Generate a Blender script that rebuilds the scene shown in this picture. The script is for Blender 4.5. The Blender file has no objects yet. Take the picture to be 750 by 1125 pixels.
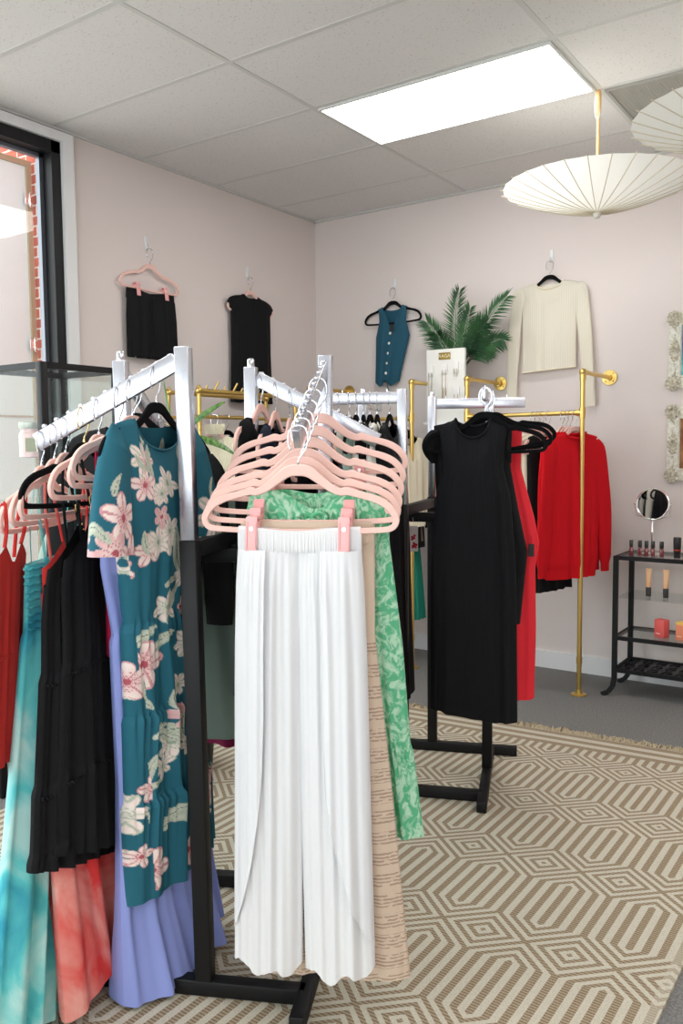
import bpy, bmesh, math, random
import numpy as np
from mathutils import Vector, Matrix

random.seed(7)
PI = math.pi
SC = bpy.context.scene
COL = SC.collection
R = math.radians

# ------------------------------------------------------------------ materials
def new_mat(name):
    m = bpy.data.materials.new(name); m.use_nodes = True
    return m, m.node_tree.nodes, m.node_tree.links

def srgb(r, g, b):
    f = lambda c: (c / 255 / 12.92) if c <= 10 else ((c / 255 + .055) / 1.055) ** 2.4
    return (f(r), f(g), f(b), 1)

def plain(name, col, rough=.5, metal=0, spec=.5, coat=0, emit=None, es=0):
    m, n, l = new_mat(name); b = n['Principled BSDF']
    b.inputs['Base Color'].default_value = col
    b.inputs['Roughness'].default_value = rough
    b.inputs['Metallic'].default_value = metal
    b.inputs['Specular IOR Level'].default_value = spec
    b.inputs['Coat Weight'].default_value = coat
    if emit:
        b.inputs['Emission Color'].default_value = emit
        b.inputs['Emission Strength'].default_value = es
    return m

def bump_noise(m, scale, strength, dist=.01, detail=4, coord='Object'):
    n, l = m.node_tree.nodes, m.node_tree.links
    t = n.new('ShaderNodeTexCoord'); x = n.new('ShaderNodeTexNoise'); b = n.new('ShaderNodeBump')
    x.inputs['Scale'].default_value = scale; x.inputs['Detail'].default_value = detail
    b.inputs['Strength'].default_value = strength; b.inputs['Distance'].default_value = dist
    l.new(t.outputs[coord], x.inputs['Vector']); l.new(x.outputs['Fac'], b.inputs['Height'])
    l.new(b.outputs['Normal'], n['Principled BSDF'].inputs['Normal'])
    return x

def two_tone(m, c1, c2, scale, lo=.4, hi=.6, detail=5, coord='Object', stretch=(1, 1, 1), distort=0):
    n, l = m.node_tree.nodes, m.node_tree.links
    t = n.new('ShaderNodeTexCoord'); mp = n.new('ShaderNodeMapping'); x = n.new('ShaderNodeTexNoise'); r = n.new('ShaderNodeValToRGB')
    mp.inputs['Scale'].default_value = stretch
    x.inputs['Scale'].default_value = scale; x.inputs['Detail'].default_value = detail; x.inputs['Distortion'].default_value = distort
    r.color_ramp.elements[0].position = lo; r.color_ramp.elements[1].position = hi
    r.color_ramp.elements[0].color = c1; r.color_ramp.elements[1].color = c2
    l.new(t.outputs[coord], mp.inputs['Vector']); l.new(mp.outputs['Vector'], x.inputs['Vector'])
    l.new(x.outputs['Fac'], r.inputs['Fac']); l.new(r.outputs['Color'], n['Principled BSDF'].inputs['Base Color'])
    return r

def cloth(name, col, rough=.85, sheen=.15, bump=.25, scale=500, trans=0):
    m = plain(name, col, rough, spec=.12 if col[1] < .02 else .25)
    b = m.node_tree.nodes['Principled BSDF']
    b.inputs['Sheen Weight'].default_value = sheen
    b.inputs['Sheen Tint'].default_value = col
    bump_noise(m, scale, bump, .002)
    if trans:
        n, l = m.node_tree.nodes, m.node_tree.links
        t = n.new('ShaderNodeBsdfTranslucent'); t.inputs['Color'].default_value = col
        mx = n.new('ShaderNodeMixShader'); mx.inputs[0].default_value = trans
        l.new(b.outputs[0], mx.inputs[1]); l.new(t.outputs[0], mx.inputs[2])
        l.new(mx.outputs[0], n['Material Output'].inputs['Surface'])
    return m

class X:                                            # small expression builder for node maths
    def __init__(s, nt, v): s.nt, s.v = nt, v
    def op(s, o, b=None, c=None):
        n = s.nt.nodes.new('ShaderNodeMath'); n.operation = o
        for i, q in enumerate((s, b, c)):
            if q is None: continue
            if isinstance(q, X): q = q.v
            if isinstance(q, (int, float)): n.inputs[i].default_value = q
            else: s.nt.links.new(q, n.inputs[i])
        return X(s.nt, n.outputs[0])
    def __add__(s, o): return s.op('ADD', o)
    def __sub__(s, o): return s.op('SUBTRACT', o)
    def __mul__(s, o): return s.op('MULTIPLY', o)
    def __truediv__(s, o): return s.op('DIVIDE', o)
    def abs(s): return s.op('ABSOLUTE')
    def max(s, o): return s.op('MAXIMUM', o)
    def gt(s, o): return s.op('GREATER_THAN', o)
    def lt(s, o): return s.op('LESS_THAN', o)
    def pmod(s, o): return s.op('FLOORED_MODULO', o)

def mixcol(nt, fac, a, b):
    n = nt.nodes.new('ShaderNodeMix'); n.data_type = 'RGBA'
    for i, q in ((0, fac), (6, a), (7, b)):
        if isinstance(q, X): q = q.v
        if isinstance(q, (tuple, int, float)): n.inputs[i].default_value = q
        else: nt.links.new(q, n.inputs[i])
    return n.outputs[2]

# ------------------------------------------------------------------ mesh helpers
class MB:
    def __init__(s): s.v, s.f, s.mi = [], [], []; s.cur = 0
    def add(s, vs, fs):
        k = len(s.v); s.v += [tuple(map(float, p)) for p in vs]
        for f in fs: s.f.append(tuple(k + i for i in f)); s.mi.append(s.cur)
        return s
    def box(s, c, d, M=None):
        x, y, z = d[0] / 2, d[1] / 2, d[2] / 2
        vs = [Vector(p) for p in ((-x,-y,-z),(x,-y,-z),(x,y,-z),(-x,y,-z),(-x,-y,z),(x,-y,z),(x,y,z),(-x,y,z))]
        if M is not None: vs = [M @ p for p in vs]
        return s.add([p + Vector(c) for p in vs], [(3,2,1,0),(4,5,6,7),(0,1,5,4),(1,2,6,5),(2,3,7,6),(3,0,4,7)])
    def beam(s, a, b, w, h, up=(0, 0, 1)):           # box from a to b, w sideways, h along up
        a, b = Vector(a), Vector(b); d = (b - a); L = d.length; d.normalize()
        side = d.cross(Vector(up))
        if side.length < 1e-4: side = Vector((1, 0, 0))
        side.normalize(); u = side.cross(d)
        vs = []
        for p in (a, b):
            for i, j in ((-1,-1),(1,-1),(1,1),(-1,1)): vs.append(p + side * (i * w / 2) + u * (j * h / 2))
        return s.add(vs, [(0,1,2,3),(7,6,5,4),(0,4,5,1),(1,5,6,2),(2,6,7,3),(3,7,4,0)])
    def tube(s, pts, r, seg=8, closed=False, caps=True, flat=1, ref=(0, 1, 0)):
        P = [Vector(p) for p in pts]; n = len(P)
        rs = r if isinstance(r, (list, tuple)) else [r] * n
        vs, fs = [], []
        ref = Vector(ref)
        for i, p in enumerate(P):
            a = P[(i - 1) % n] if (closed or i > 0) else p
            b = P[(i + 1) % n] if (closed or i < n - 1) else p
            t = (b - a).normalized()
            e = ref - t * ref.dot(t)
            if e.length < 1e-3: e = t.orthogonal()
            e.normalize(); g = t.cross(e)
            for k in range(seg):
                th = 2 * PI * k / seg
                vs.append(p + g * (rs[i] * math.cos(th)) + e * (rs[i] * flat * math.sin(th)))
        m = n if closed else n - 1
        for i in range(m):
            for k in range(seg):
                a, b = i * seg + k, i * seg + (k + 1) % seg
                c, d = ((i + 1) % n) * seg + (k + 1) % seg, ((i + 1) % n) * seg + k
                fs.append((a, b, c, d))
        if caps and not closed:
            fs.append(tuple(range(seg))[::-1]); fs.append(tuple((n - 1) * seg + k for k in range(seg)))
        return s.add(vs, fs)
    def lathe(s, prof, c=(0, 0, 0), seg=24, M=None):
        vs, fs = [], []
        for (r, z) in prof:
            for k in range(seg):
                q = Vector((r * math.cos(2 * PI * k / seg), r * math.sin(2 * PI * k / seg), z))
                if M is not None: q = M @ q
                vs.append(q + Vector(c))
        for i in range(len(prof) - 1):
            for k in range(seg):
                fs.append((i*seg+k, i*seg+(k+1)%seg, (i+1)*seg+(k+1)%seg, (i+1)*seg+k))
        fs.append(tuple(range(seg))[::-1]); fs.append(tuple((len(prof)-1)*seg+k for k in range(seg)))
        return s.add(vs, fs)
    def ball(s, c, r, seg=12, sc=(1, 1, 1)):
        prof = [(max(1e-4, math.sin(PI * i / 8)) * r, -math.cos(PI * i / 8) * r) for i in range(9)]
        return s.lathe(prof, c, seg, Matrix.Diagonal(sc))
    def build(s, name, mats, parent=None, smooth=True, bevel=0, angle=40):
        me = bpy.data.meshes.new(name); me.from_pydata(s.v, [], s.f); me.update()
        mats = mats if isinstance(mats, (list, tuple)) else [mats]
        for m in mats: me.materials.append(m)
        if len(mats) > 1: me.polygons.foreach_set('material_index', s.mi)
        return link(name, me, parent, smooth, bevel, angle)

def link(name, me, parent=None, smooth=True, bevel=0, angle=40):
    bm = bmesh.new(); bm.from_mesh(me); bmesh.ops.recalc_face_normals(bm, faces=bm.faces)
    if smooth:
        for f in bm.faces: f.smooth = True
        for e in bm.edges:
            if len(e.link_faces) == 2 and e.calc_face_angle(0) > R(angle): e.smooth = False
    bm.to_mesh(me); bm.free()
    o = bpy.data.objects.new(name, me); COL.objects.link(o)
    if parent: o.parent = parent
    if bevel:
        b = o.modifiers.new('bevel', 'BEVEL'); b.width = bevel; b.segments = 2; b.limit_method = 'ANGLE'
        for e in me.polygons: e.use_smooth = True
    return o

def tag(o, label=None, cat=None, group=None, kind=None):
    for k, v in (('label', label), ('category', cat), ('group', group), ('kind', kind)):
        if v: o[k] = v
    return o

def empty(name, loc, rz=0, label=None, cat=None, group=None):
    o = bpy.data.objects.new(name, None); COL.objects.link(o)
    o.location = loc; o.rotation_euler = (0, 0, rz); o.empty_display_size = .05
    return tag(o, label, cat, group)

def dup(root, loc=None, rz=None, label=None, group=None):
    r = root.copy(); COL.objects.link(r)
    if loc is not None: r.location = loc
    if rz is not None: r.rotation_euler = (0, 0, rz)
    if label: r['label'] = label
    if group: r['group'] = group
    for ch in list(root.children):
        c = ch.copy(); COL.objects.link(c); c.parent = r
        for g in list(ch.children):
            d = g.copy(); COL.objects.link(d); d.parent = c
    return r

def smoothpath(P, n=6, closed=False):
    P = [np.array(p, float) for p in P]; out = []; m = len(P)
    rng = range(m) if closed else range(m - 1)
    for i in rng:
        g = (lambda k: P[k % m]) if closed else (lambda k: P[min(max(k, 0), m - 1)])
        a, b, c, d = g(i - 1), g(i), g(i + 1), g(i + 2)
        for k in range(n):
            t = k / n
            out.append(.5 * ((2*b) + (c-a)*t + (2*a-5*b+4*c-d)*t*t + (3*b-a-3*c+d)*t**3))
    if not closed: out.append(P[-1])
    return [tuple(q) for q in out]

M = {}
M['wall'] = plain('pink_wall_paint', (.745, .668, .645, 1), .8, spec=.2); bump_noise(M['wall'], 120, .05)
M['white'] = plain('white_paint', (.78, .78, .79, 1), .5)
M['black'] = plain('black_frame_paint', (.007, .007, .008, 1), .5, spec=.3)
M['blackmetal'] = plain('black_powder_coat', (.006, .006, .007, 1), .5, spec=.3)
M['chrome'] = plain('chrome', (.60, .605, .67, 1), .26, 1); bump_noise(M['chrome'], 6, .05, .02)
M['wire'] = plain('steel_wire', (.62, .62, .66, 1), .15, 1)
M['gold'] = plain('brushed_gold', (.72, .50, .16, 1), .32, 1)
M['goldwire'] = plain('gold_wire', (.75, .58, .25, 1), .2, 1)
M['pinkvelvet'] = cloth('pink_velvet', srgb(239, 198, 188), .8, .4, .2, 900)
M['blackvelvet'] = cloth('black_velvet', (.005, .005, .006, 1), .95, 0, .2, 900)
M['clip'] = plain('pink_plastic', srgb(242, 176, 176), .35)
M['bright'] = plain('bright_steel', (.9, .9, .9, 1), .2, 1)
M['paper'] = plain('white_card', (.82, .81, .79, 1), .7)
M['blacktag'] = plain('black_card', (.015, .015, .015, 1), .6)
# glass: clear pane with a mirror-like fresnel
m, n, l = new_mat('clear_glass'); M['glass'] = m; nt = m.node_tree
n.remove(n['Principled BSDF'])
tr = n.new('ShaderNodeBsdfTransparent'); tr.inputs[0].default_value = (.95, .975, .965, 1)
gl = n.new('ShaderNodeBsdfGlossy'); gl.inputs['Roughness'].default_value = .02
lw_ = n.new('ShaderNodeLayerWeight'); lw_.inputs['Blend'].default_value = .5
fr = X(nt, lw_.outputs['Facing']).op('POWER', 5) * .7 + .02
mx = n.new('ShaderNodeMixShader')
l.new(fr.v, mx.inputs[0]); l.new(tr.outputs[0], mx.inputs[1]); l.new(gl.outputs[0], mx.inputs[2])
l.new(mx.outputs[0], n['Material Output'].inputs['Surface'])
M['mirror'] = plain('mirror', (.9, .9, .9, 1), .02, 1)
# carpet
M['carpet'] = plain('grey_carpet', (.13, .125, .12, 1), .95, spec=.1)
two_tone(M['carpet'], srgb(118, 116, 115), srgb(152, 150, 148), 140, .35, .65, 8); bump_noise(M['carpet'], 400, .6, .01)
# ceiling tile: fissured mineral board
m = plain('ceiling_tile', (.7, .69, .66, 1), .9, spec=.1); M['tile'] = m
nt = m.node_tree; tc = nt.nodes.new('ShaderNodeTexCoord'); nz = nt.nodes.new('ShaderNodeTexNoise'); nz.inputs['Scale'].default_value = 105; nz.inputs['Detail'].default_value = 3
nt.links.new(tc.outputs['Object'], nz.inputs['Vector'])
e = X(nt, nz.outputs['Fac']).gt(.645)
nt.links.new(mixcol(nt, e, (.73, .715, .70, 1), (.57, .54, .51, 1)), nt.nodes['Principled BSDF'].inputs['Base Color'])
M['tbar'] = plain('ceiling_grid_paint', (.60, .595, .575, 1), .5)
M['lamp'] = plain('light_diffuser', (.9, .9, .9, 1), .5, emit=(1, .985, .96, 1), es=10)

# ------------------------------------------------------------------ the room
LX, BY, H = -3.766, 5.114, 3.083
RX, FY = 2.3, -2.6
T = .6096; GX, GY = -2.533, 3.438                    # ceiling grid origin
def struct(name, mb, mat, label=None, parent=None, **k):
    o = mb.build(name, mat, parent, smooth=False, **k)
    if not parent: tag(o, label, None, None, 'structure')
    return o
struct('floor', MB().box(((LX+RX)/2, (FY+BY)/2, -.05), (RX-LX+.4, BY-FY+.4, .1)), M['carpet'], 'grey loop pile carpet floor')
struct('ceiling', MB().box(((LX+RX)/2, (FY+BY)/2, H+.05), (RX-LX+.4, BY-FY+.4, .1)), M['tile'], 'suspended ceiling of speckled white tiles')
struct('wall_back', MB().box(((LX+RX)/2, BY+.06, H/2), (RX-LX+.4, .12, H)), M['wall'], 'pale pink back wall')
mb = MB()
WY0, WY1, WZ0, WZ1 = -1.9, 2.941, .35, 3.06          # window opening with its trim in the left wall
mb.box((LX-.06, (WY1+BY)/2, H/2), (.12, BY-WY1, H)).box((LX-.06, (FY+WY0)/2, H/2), (.12, WY0-FY, H))
mb.box((LX-.06, (WY0+WY1)/2, WZ0/2), (.12, WY1-WY0, WZ0)).box((LX-.06, (WY0+WY1)/2, (H+WZ1)/2), (.12, WY1-WY0, H-WZ1))
struct('wall_left', mb, M['wall'], 'pale pink left wall with shop window')
struct('wall_right', MB().box((RX+.06, (FY+BY)/2, H/2), (.12, BY-FY, H)), M['wall'], 'pale pink right wall')
mb = MB()
mb.box(((LX+RX)/2, FY-.06, .2), (RX-LX, .12, .4)).box(((LX+RX)/2, FY-.06, H-.13), (RX-LX, .12, .26))
for x, w in ((LX+.15, .3), (RX-.15, .3), (-.7, .12)): mb.box((x, FY-.06, H/2), (w, .12, H))
struct('wall_front', mb, M['wall'], 'shop front wall with wide windows')
# front windows
mb = MB()
for x0, x1 in ((LX+.3, -.76), (-.64, RX-.3)):
    for z in (.43, H-.29): mb.box(((x0+x1)/2, FY-.06, z), (x1-x0, .07, .06))
    for x in (x0+.03, x1-.03): mb.box((x, FY-.06, (H+.14)/2), (.06, .07, H-.66))
o = struct('window_2', mb, M['black'], 'black framed shop front windows')
mb = MB()
for x0, x1 in ((LX+.3, -.76), (-.64, RX-.3)): mb.box(((x0+x1)/2, FY-.06, (H+.14)/2), (x1-x0-.1, .006, H-.72))
mb.build('glass_pane', M['glass'], o, smooth=False)
# left window: white trim, black frame, steel-grey inner sash, glass
mb = MB()
mb.box((LX+.01, 2.905, (WZ0+WZ1)/2), (.05, .07, WZ1-WZ0)).box((LX-.05, 2.905, (WZ0+WZ1)/2), (.10, .07, WZ1-WZ0))
mb.box((LX-.02, (WY0+2.87)/2, WZ1-.025), (.11, 2.87-WY0, .05)).box((LX-.02, (WY0+2.87)/2, WZ0+.02), (.11, 2.87-WY0, .04))
struct('trim_1', mb, M['white'], 'white casing around the left window')
mb = MB(); wz0, wz1 = WZ0+.04, WZ1-.05
for y in (2.842, WY0+.03, .55): mb.box((LX-.03, y, (wz0+wz1)/2), (.09, .056, wz1-wz0))
mb.box((LX-.03, (WY0+2.87)/2, wz1-.03), (.09, 2.87-WY0, .06)).box((LX-.03, (WY0+2.87)/2, wz0+.03), (.09, 2.87-WY0, .06))
W1 = struct('window_1', mb, M['black'], 'tall black framed shop window in the left wall')
mb = MB()
for y0, y1 in ((.58, 2.814), (WY0+.06, .52)):
    for y in (y1-.012, y0+.012): mb.box((LX-.07, y, (wz0+wz1)/2), (.03, .024, wz1-wz0-.12))
    mb.box((LX-.07, (y0+y1)/2, wz1-.07), (.03, y1-y0, .02)).box((LX-.07, (y0+y1)/2, wz0+.07), (.03, y1-y0, .02))
o = mb.build('window_sash', plain('grey_sash', (.18, .19, .22, 1), .35, .6), W1, smooth=False); o['label'] = 'grey metal inner sash'
mb = MB()
for y0, y1 in ((.6, 2.80), (WY0+.08, .5)): mb.box((LX-.07, (y0+y1)/2, (wz0+wz1)/2), (.006, y1-y0, wz1-wz0-.14))
mb.build('glass_pane', M['glass'], W1, smooth=False)
struct('baseboard_back', MB().box(((LX+RX)/2, BY-.008, .055), (RX-LX, .016, .11)), M['white'], 'white baseboard along the back wall')
struct('baseboard_left', MB().box((LX+.008, (2.95+BY)/2, .055), (.016, BY-2.95, .11)), M['white'], 'white baseboard along the left wall')
# ceiling grid
mb = MB(); tw = .024
ys = [GY + j*T for j in range(-9, 3)]; xs = [GX + 2*i*T for i in range(-1, 4)]
for y in ys: mb.box(((LX+RX)/2, y, H-.001), (RX-LX, tw, .002))
for x in xs: mb.box((x, (FY+BY)/2, H-.0011), (tw, BY-FY, .0022))
mb.box((GX+3*T, GY+1.5*T, H-.001), (tw, T, .002))
mb.box(((LX+RX)/2, BY-.01, H-.006), (RX-LX, .02, .012)).box((LX+.01, (FY+BY)/2, H-.006), (.02, BY-FY, .012))
struct('trim_2', mb, M['tbar'], 'white metal grid between the ceiling tiles')

# ceiling lights
def ceiling_light(x, y, label):
    t = empty('ceiling_light', (x, y, H), 0, label, 'ceiling light')
    mb = MB(); w, d = 2*T-.03, T-.03
    for s in (-1, 1): mb.box((0, s*(d/2-.006), -.007), (w, .012, .012)).box((s*(w/2-.006), 0, -.007), (.012, d-.024, .012))
    mb.build('light_frame', M['tbar'], t, smooth=False)
    MB().box((0, 0, -.006), (w-.024, d-.024, .004)).build('diffuser', M['lamp'], t, smooth=False)
    return t
ceiling_light(GX+T, GY+.5*T, 'glowing rectangular ceiling light panel near the paper parasol')
for x, y in ((GX+T, GY-4.5*T), (GX+5*T, GY-.5*T), (GX+5*T, GY-4.5*T)):  # extra panels out of view, added to brighten the room
    ceiling_light(x, y, 'unseen ceiling light panel added behind the viewer to brighten the shop')['group'] = 'added ceiling lights out of view'
# vent
t = empty('ceiling_vent', (GX+2.5*T, GY+1.5*T, H), 0, 'square perforated grey return air vent in the ceiling', 'vent')
mb = MB(); d = T-.03
for s in (-1, 1): mb.box((0, s*(d/2-.008), -.006), (d, .016, .01)).box((s*(d/2-.008), 0, -.006), (.016, d-.032, .01))
mb.build('vent_frame', plain('vent_frame_paint', (.35, .34, .31, 1), .5), t, smooth=False)
mb = MB(); k = 40
for i in range(k):
    q = -d/2+.02+(d-.04)*i/(k-1)
    mb.box((q, 0, -.004), (.008, d-.034, .003)).box((0, q, -.0045), (d-.034, .008, .003))
mb.build('perforated_grille', plain('vent_grille_paint', (.34, .33, .29, 1), .5), t, smooth=False)
MB().box((0, 0, -.0005), (d-.03, d-.03, .001)).build('vent_shade_sheet', plain('vent_shadow', (.12, .115, .10, 1), .9), t, smooth=False)  # dark sheet whose colour stands in for the shade inside the vent

# ------------------------------------------------------------------ outside the left window
m = plain('red_brick', (.4, .1, .07, 1), .85); M['brick'] = m
nt = m.node_tree; bt = nt.nodes.new('ShaderNodeTexBrick'); tc = nt.nodes.new('ShaderNodeTexCoord'); mp = nt.nodes.new('ShaderNodeMapping')
mp.inputs['Rotation'].default_value = (R(90), 0, 0)
bt.inputs['Scale'].default_value = 1; bt.inputs['Brick Width'].default_value = .21; bt.inputs['Row Height'].default_value = .075
bt.inputs['Mortar Size'].default_value = .006; bt.inputs['Color1'].default_value = srgb(198, 104, 84); bt.inputs['Color2'].default_value = srgb(168, 84, 70); bt.inputs['Mortar'].default_value = srgb(214, 204, 196)
nt.links.new(tc.outputs['Object'], mp.inputs['Vector']); nt.links.new(mp.outputs['Vector'], bt.inputs['Vector']); nt.links.new(bt.outputs['Color'], nt.nodes['Principled BSDF'].inputs['Base Color'])
mb = MB(); OX = LX-.135
mb.box((OX, (WY1+BY)/2, H/2), (.03, BY-WY1, H)).box((OX, (FY+WY0)/2, H/2), (.03, WY0-FY, H)).box((OX, (WY0+WY1)/2, WZ0/2), (.03, WY1-WY0, WZ0)).box((OX, (WY0+WY1)/2, (H+WZ1)/2+.2), (.03, WY1-WY0, H-WZ1+.4))
struct('wall_bounce_skin', mb, plain('neutral_bounce_grey', (.62, .63, .63, 1), .8), 'unseen light grey skin added outside the shop wall for neutral bounce light')  # unseen skin added so pink bounce does not tint the panel outside
struct('wall_outside', MB().box((-5.6, 4.05, 1.8), (3.4, .2, 4.2)), M['brick'], 'red brick wall outside the left window')
struct('ceiling_outside', MB().box((-4.9, 3.35, 3.78), (2.0, 1.5, .06)), M['white'], 'white soffit outside the left window')
m = plain('pale_paving', (.6, .52, .49, 1), .9); two_tone(m, srgb(214, 204, 198), srgb(238, 232, 226), 3, .4, .6)
struct('ground_outside', MB().box((-14, 0, -.2), (20.2, 40, .2)), m, 'pale paved ground outside')
t = empty('sign_board', (-5.5, 3.34, .30), 0, 'tall white panel in a beige metal frame outside the window', 'panel')
MB().box((0, 0, 1.615), (.02, 1.12, 3.17)).build('panel_sheet', plain('panel_white', (.70, .74, .75, 1), .6), t, smooth=False)
mb = MB()
for y in (-.565, .565): mb.box((.006, y, 1.615), (.045, .04, 3.23))
for z in (.02, 3.21): mb.box((.006, 0, z), (.045, 1.09, .04))
mb.box((.012, 0, 1.37), (.008, 1.09, .012))
o = mb.build('panel_frame', plain('beige_metal', srgb(176, 158, 132), .4, .3), t, smooth=False); o['label'] = 'beige metal frame'
for z in (.6, 1.9, 2.95): MB().box((.034, .55, z), (.012, .06, .08)).box((.040, .56, z), (.014, .014, .11)).build('hinge', M['bright'], t, smooth=False, bevel=.002)
for y in (-.5, .5): MB().box((0, y, -.2), (.05, .05, .4)).build('panel_leg', bpy.data.materials['beige_metal'], t, smooth=False)

# ------------------------------------------------------------------ rug
def rug():
    m = plain('woven_rug', (.5, .4, .3, 1), .95, spec=.1); nt = m.node_tree
    tc = nt.nodes.new('ShaderNodeTexCoord'); sp = nt.nodes.new('ShaderNodeSeparateXYZ'); nt.links.new(tc.outputs['Object'], sp.inputs[0])
    x, y = X(nt, sp.outputs[0]), X(nt, sp.outputs[1])
    t = y - (x + 1.264) * .07
    PX, PY, h = .2525, .474, .113
    # cell centred on a hexagon
    a = ((x + 1.264).pmod(PX) - PX/2).abs() / (PX/2)
    b = ((t - 2.62).pmod(PY) - PY/2).abs()
    g = a + (b - PY/2) / h
    hexm = a.max(g + 1); dia = X(nt, 1.0)
    n = nt.nodes.new('ShaderNodeMath'); n.operation = 'SUBTRACT'; n.inputs[0].default_value = 1; nt.links.new(g.v, n.inputs[1]); dia = X(nt, n.outputs[0])
    s = g.gt(0)
    mm = hexm * (s * -1 + 1) + dia * s
    light = (mm + 1/12).pmod(1/3).gt(1/6)
    # end border: five plain bands
    inb = t.gt(3.76)
    band = (t - 3.76 + .036).pmod(.072).lt(.036)
    light = light * (inb * -1 + 1) + band * inb
    side = x.gt(-.52)
    light = light.max(side * .4)
    wv = nt.nodes.new('ShaderNodeTexNoise'); wv.inputs['Scale'].default_value = 260; wv.inputs['Detail'].default_value = 2
    nt.links.new(tc.outputs['Object'], wv.inputs['Vector'])
    cr = nt.nodes.new('ShaderNodeTexWave'); cr.wave_type = 'BANDS'; cr.bands_direction = 'Y'; cr.inputs['Scale'].default_value = 30; cr.inputs['Distortion'].default_value = 3; cr.inputs['Detail Scale'].default_value = 12
    nt.links.new(tc.outputs['Object'], cr.inputs['Vector'])
    dark = mixcol(nt, X(nt, cr.outputs['Fac']), srgb(124, 107, 86), srgb(180, 162, 138))
    lite = mixcol(nt, X(nt, wv.outputs['Fac']), srgb(166, 158, 140), srgb(232, 226, 210))
    nt.links.new(mixcol(nt, light, dark, lite), nt.nodes['Principled BSDF'].inputs['Base Color'])
    bp = nt.nodes.new('ShaderNodeBump'); bp.inputs['Strength'].default_value = .5; bp.inputs['Distance'].default_value = .004
    nt.links.new((X(nt, wv.outputs['Fac']) * .6 + light * .6).v, bp.inputs['Height']); nt.links.new(bp.outputs['Normal'], nt.nodes['Principled BSDF'].inputs['Normal'])
    x0, x1 = -2.93, -.49
    f = lambda x, t: t + (x + 1.264) * .07
    mb = MB(); z = .011
    c = [(x0, f(x0, .55)), (x1, f(x1, .55)), (x1, f(x1, 3.945)), (x0, f(x0, 3.945))]
    mb.add([(p[0], p[1], 0.0) for p in c] + [(p[0], p[1], z) for p in c], [(3,2,1,0),(4,5,6,7),(0,1,5,4),(1,2,6,5),(2,3,7,6),(3,0,4,7)])
    r = mb.build('area_rug', m, smooth=False)
    tag(r, 'beige and cream rug woven with hexagon and diamond outlines under the clothes racks', 'rug')
    # fringe: loose cream tassels along the far end
    mb = MB(); rnd = random.Random(3); xx = x0
    while xx < x1:
        y0 = f(xx, 3.94)
        for k in range(3):
            dx, L = rnd.uniform(-.025, .025), rnd.uniform(.04, .085)*(.75 + .35*math.sin(xx*23)**2)
            mb.tube([(xx, y0, .009), (xx+dx*.5, y0+L*.5, .013+rnd.uniform(0, .014)), (xx+dx, y0+L, .004)], .0026, 5)
        xx += .011
    o = mb.build('fringe', plain('fringe_yarn', srgb(206, 190, 160), .95), r); o['label'] = 'loose cream fringe'; o['kind'] = 'stuff'
rug()

# ------------------------------------------------------------------ four-way racks
V3 = lambda a: np.array(a, float)
class Frame:                                        # a rack: square of four posts, arms turning like a pinwheel
    def __init__(s, front, ang, lean, drop, L):
        s.u = np.array([math.cos(ang), math.sin(ang), 0]); s.n = np.array([-s.u[1], s.u[0], 0])
        c, S = .265, .53
        f = V3(front)
        s.post = dict(front=f, right=f + c*s.u + c*s.n, back=f + S*s.n, left=f - c*s.u + c*s.n)
        s.dir = dict(front=-s.u, right=-s.n, back=s.u, left=s.n)
        s.lean, s.drop, s.L, s.ang = lean, drop, L, ang
        s.ztop = 1.665; s.shift = 0
    def armpt(s, k, q):                              # where a hook sits, q metres out along arm k
        p = s.post[k] + s.lean[k]*s.u + q*s.dir[k]
        return V3((p[0], p[1], s.ztop - .012 - s.drop*q))

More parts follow.
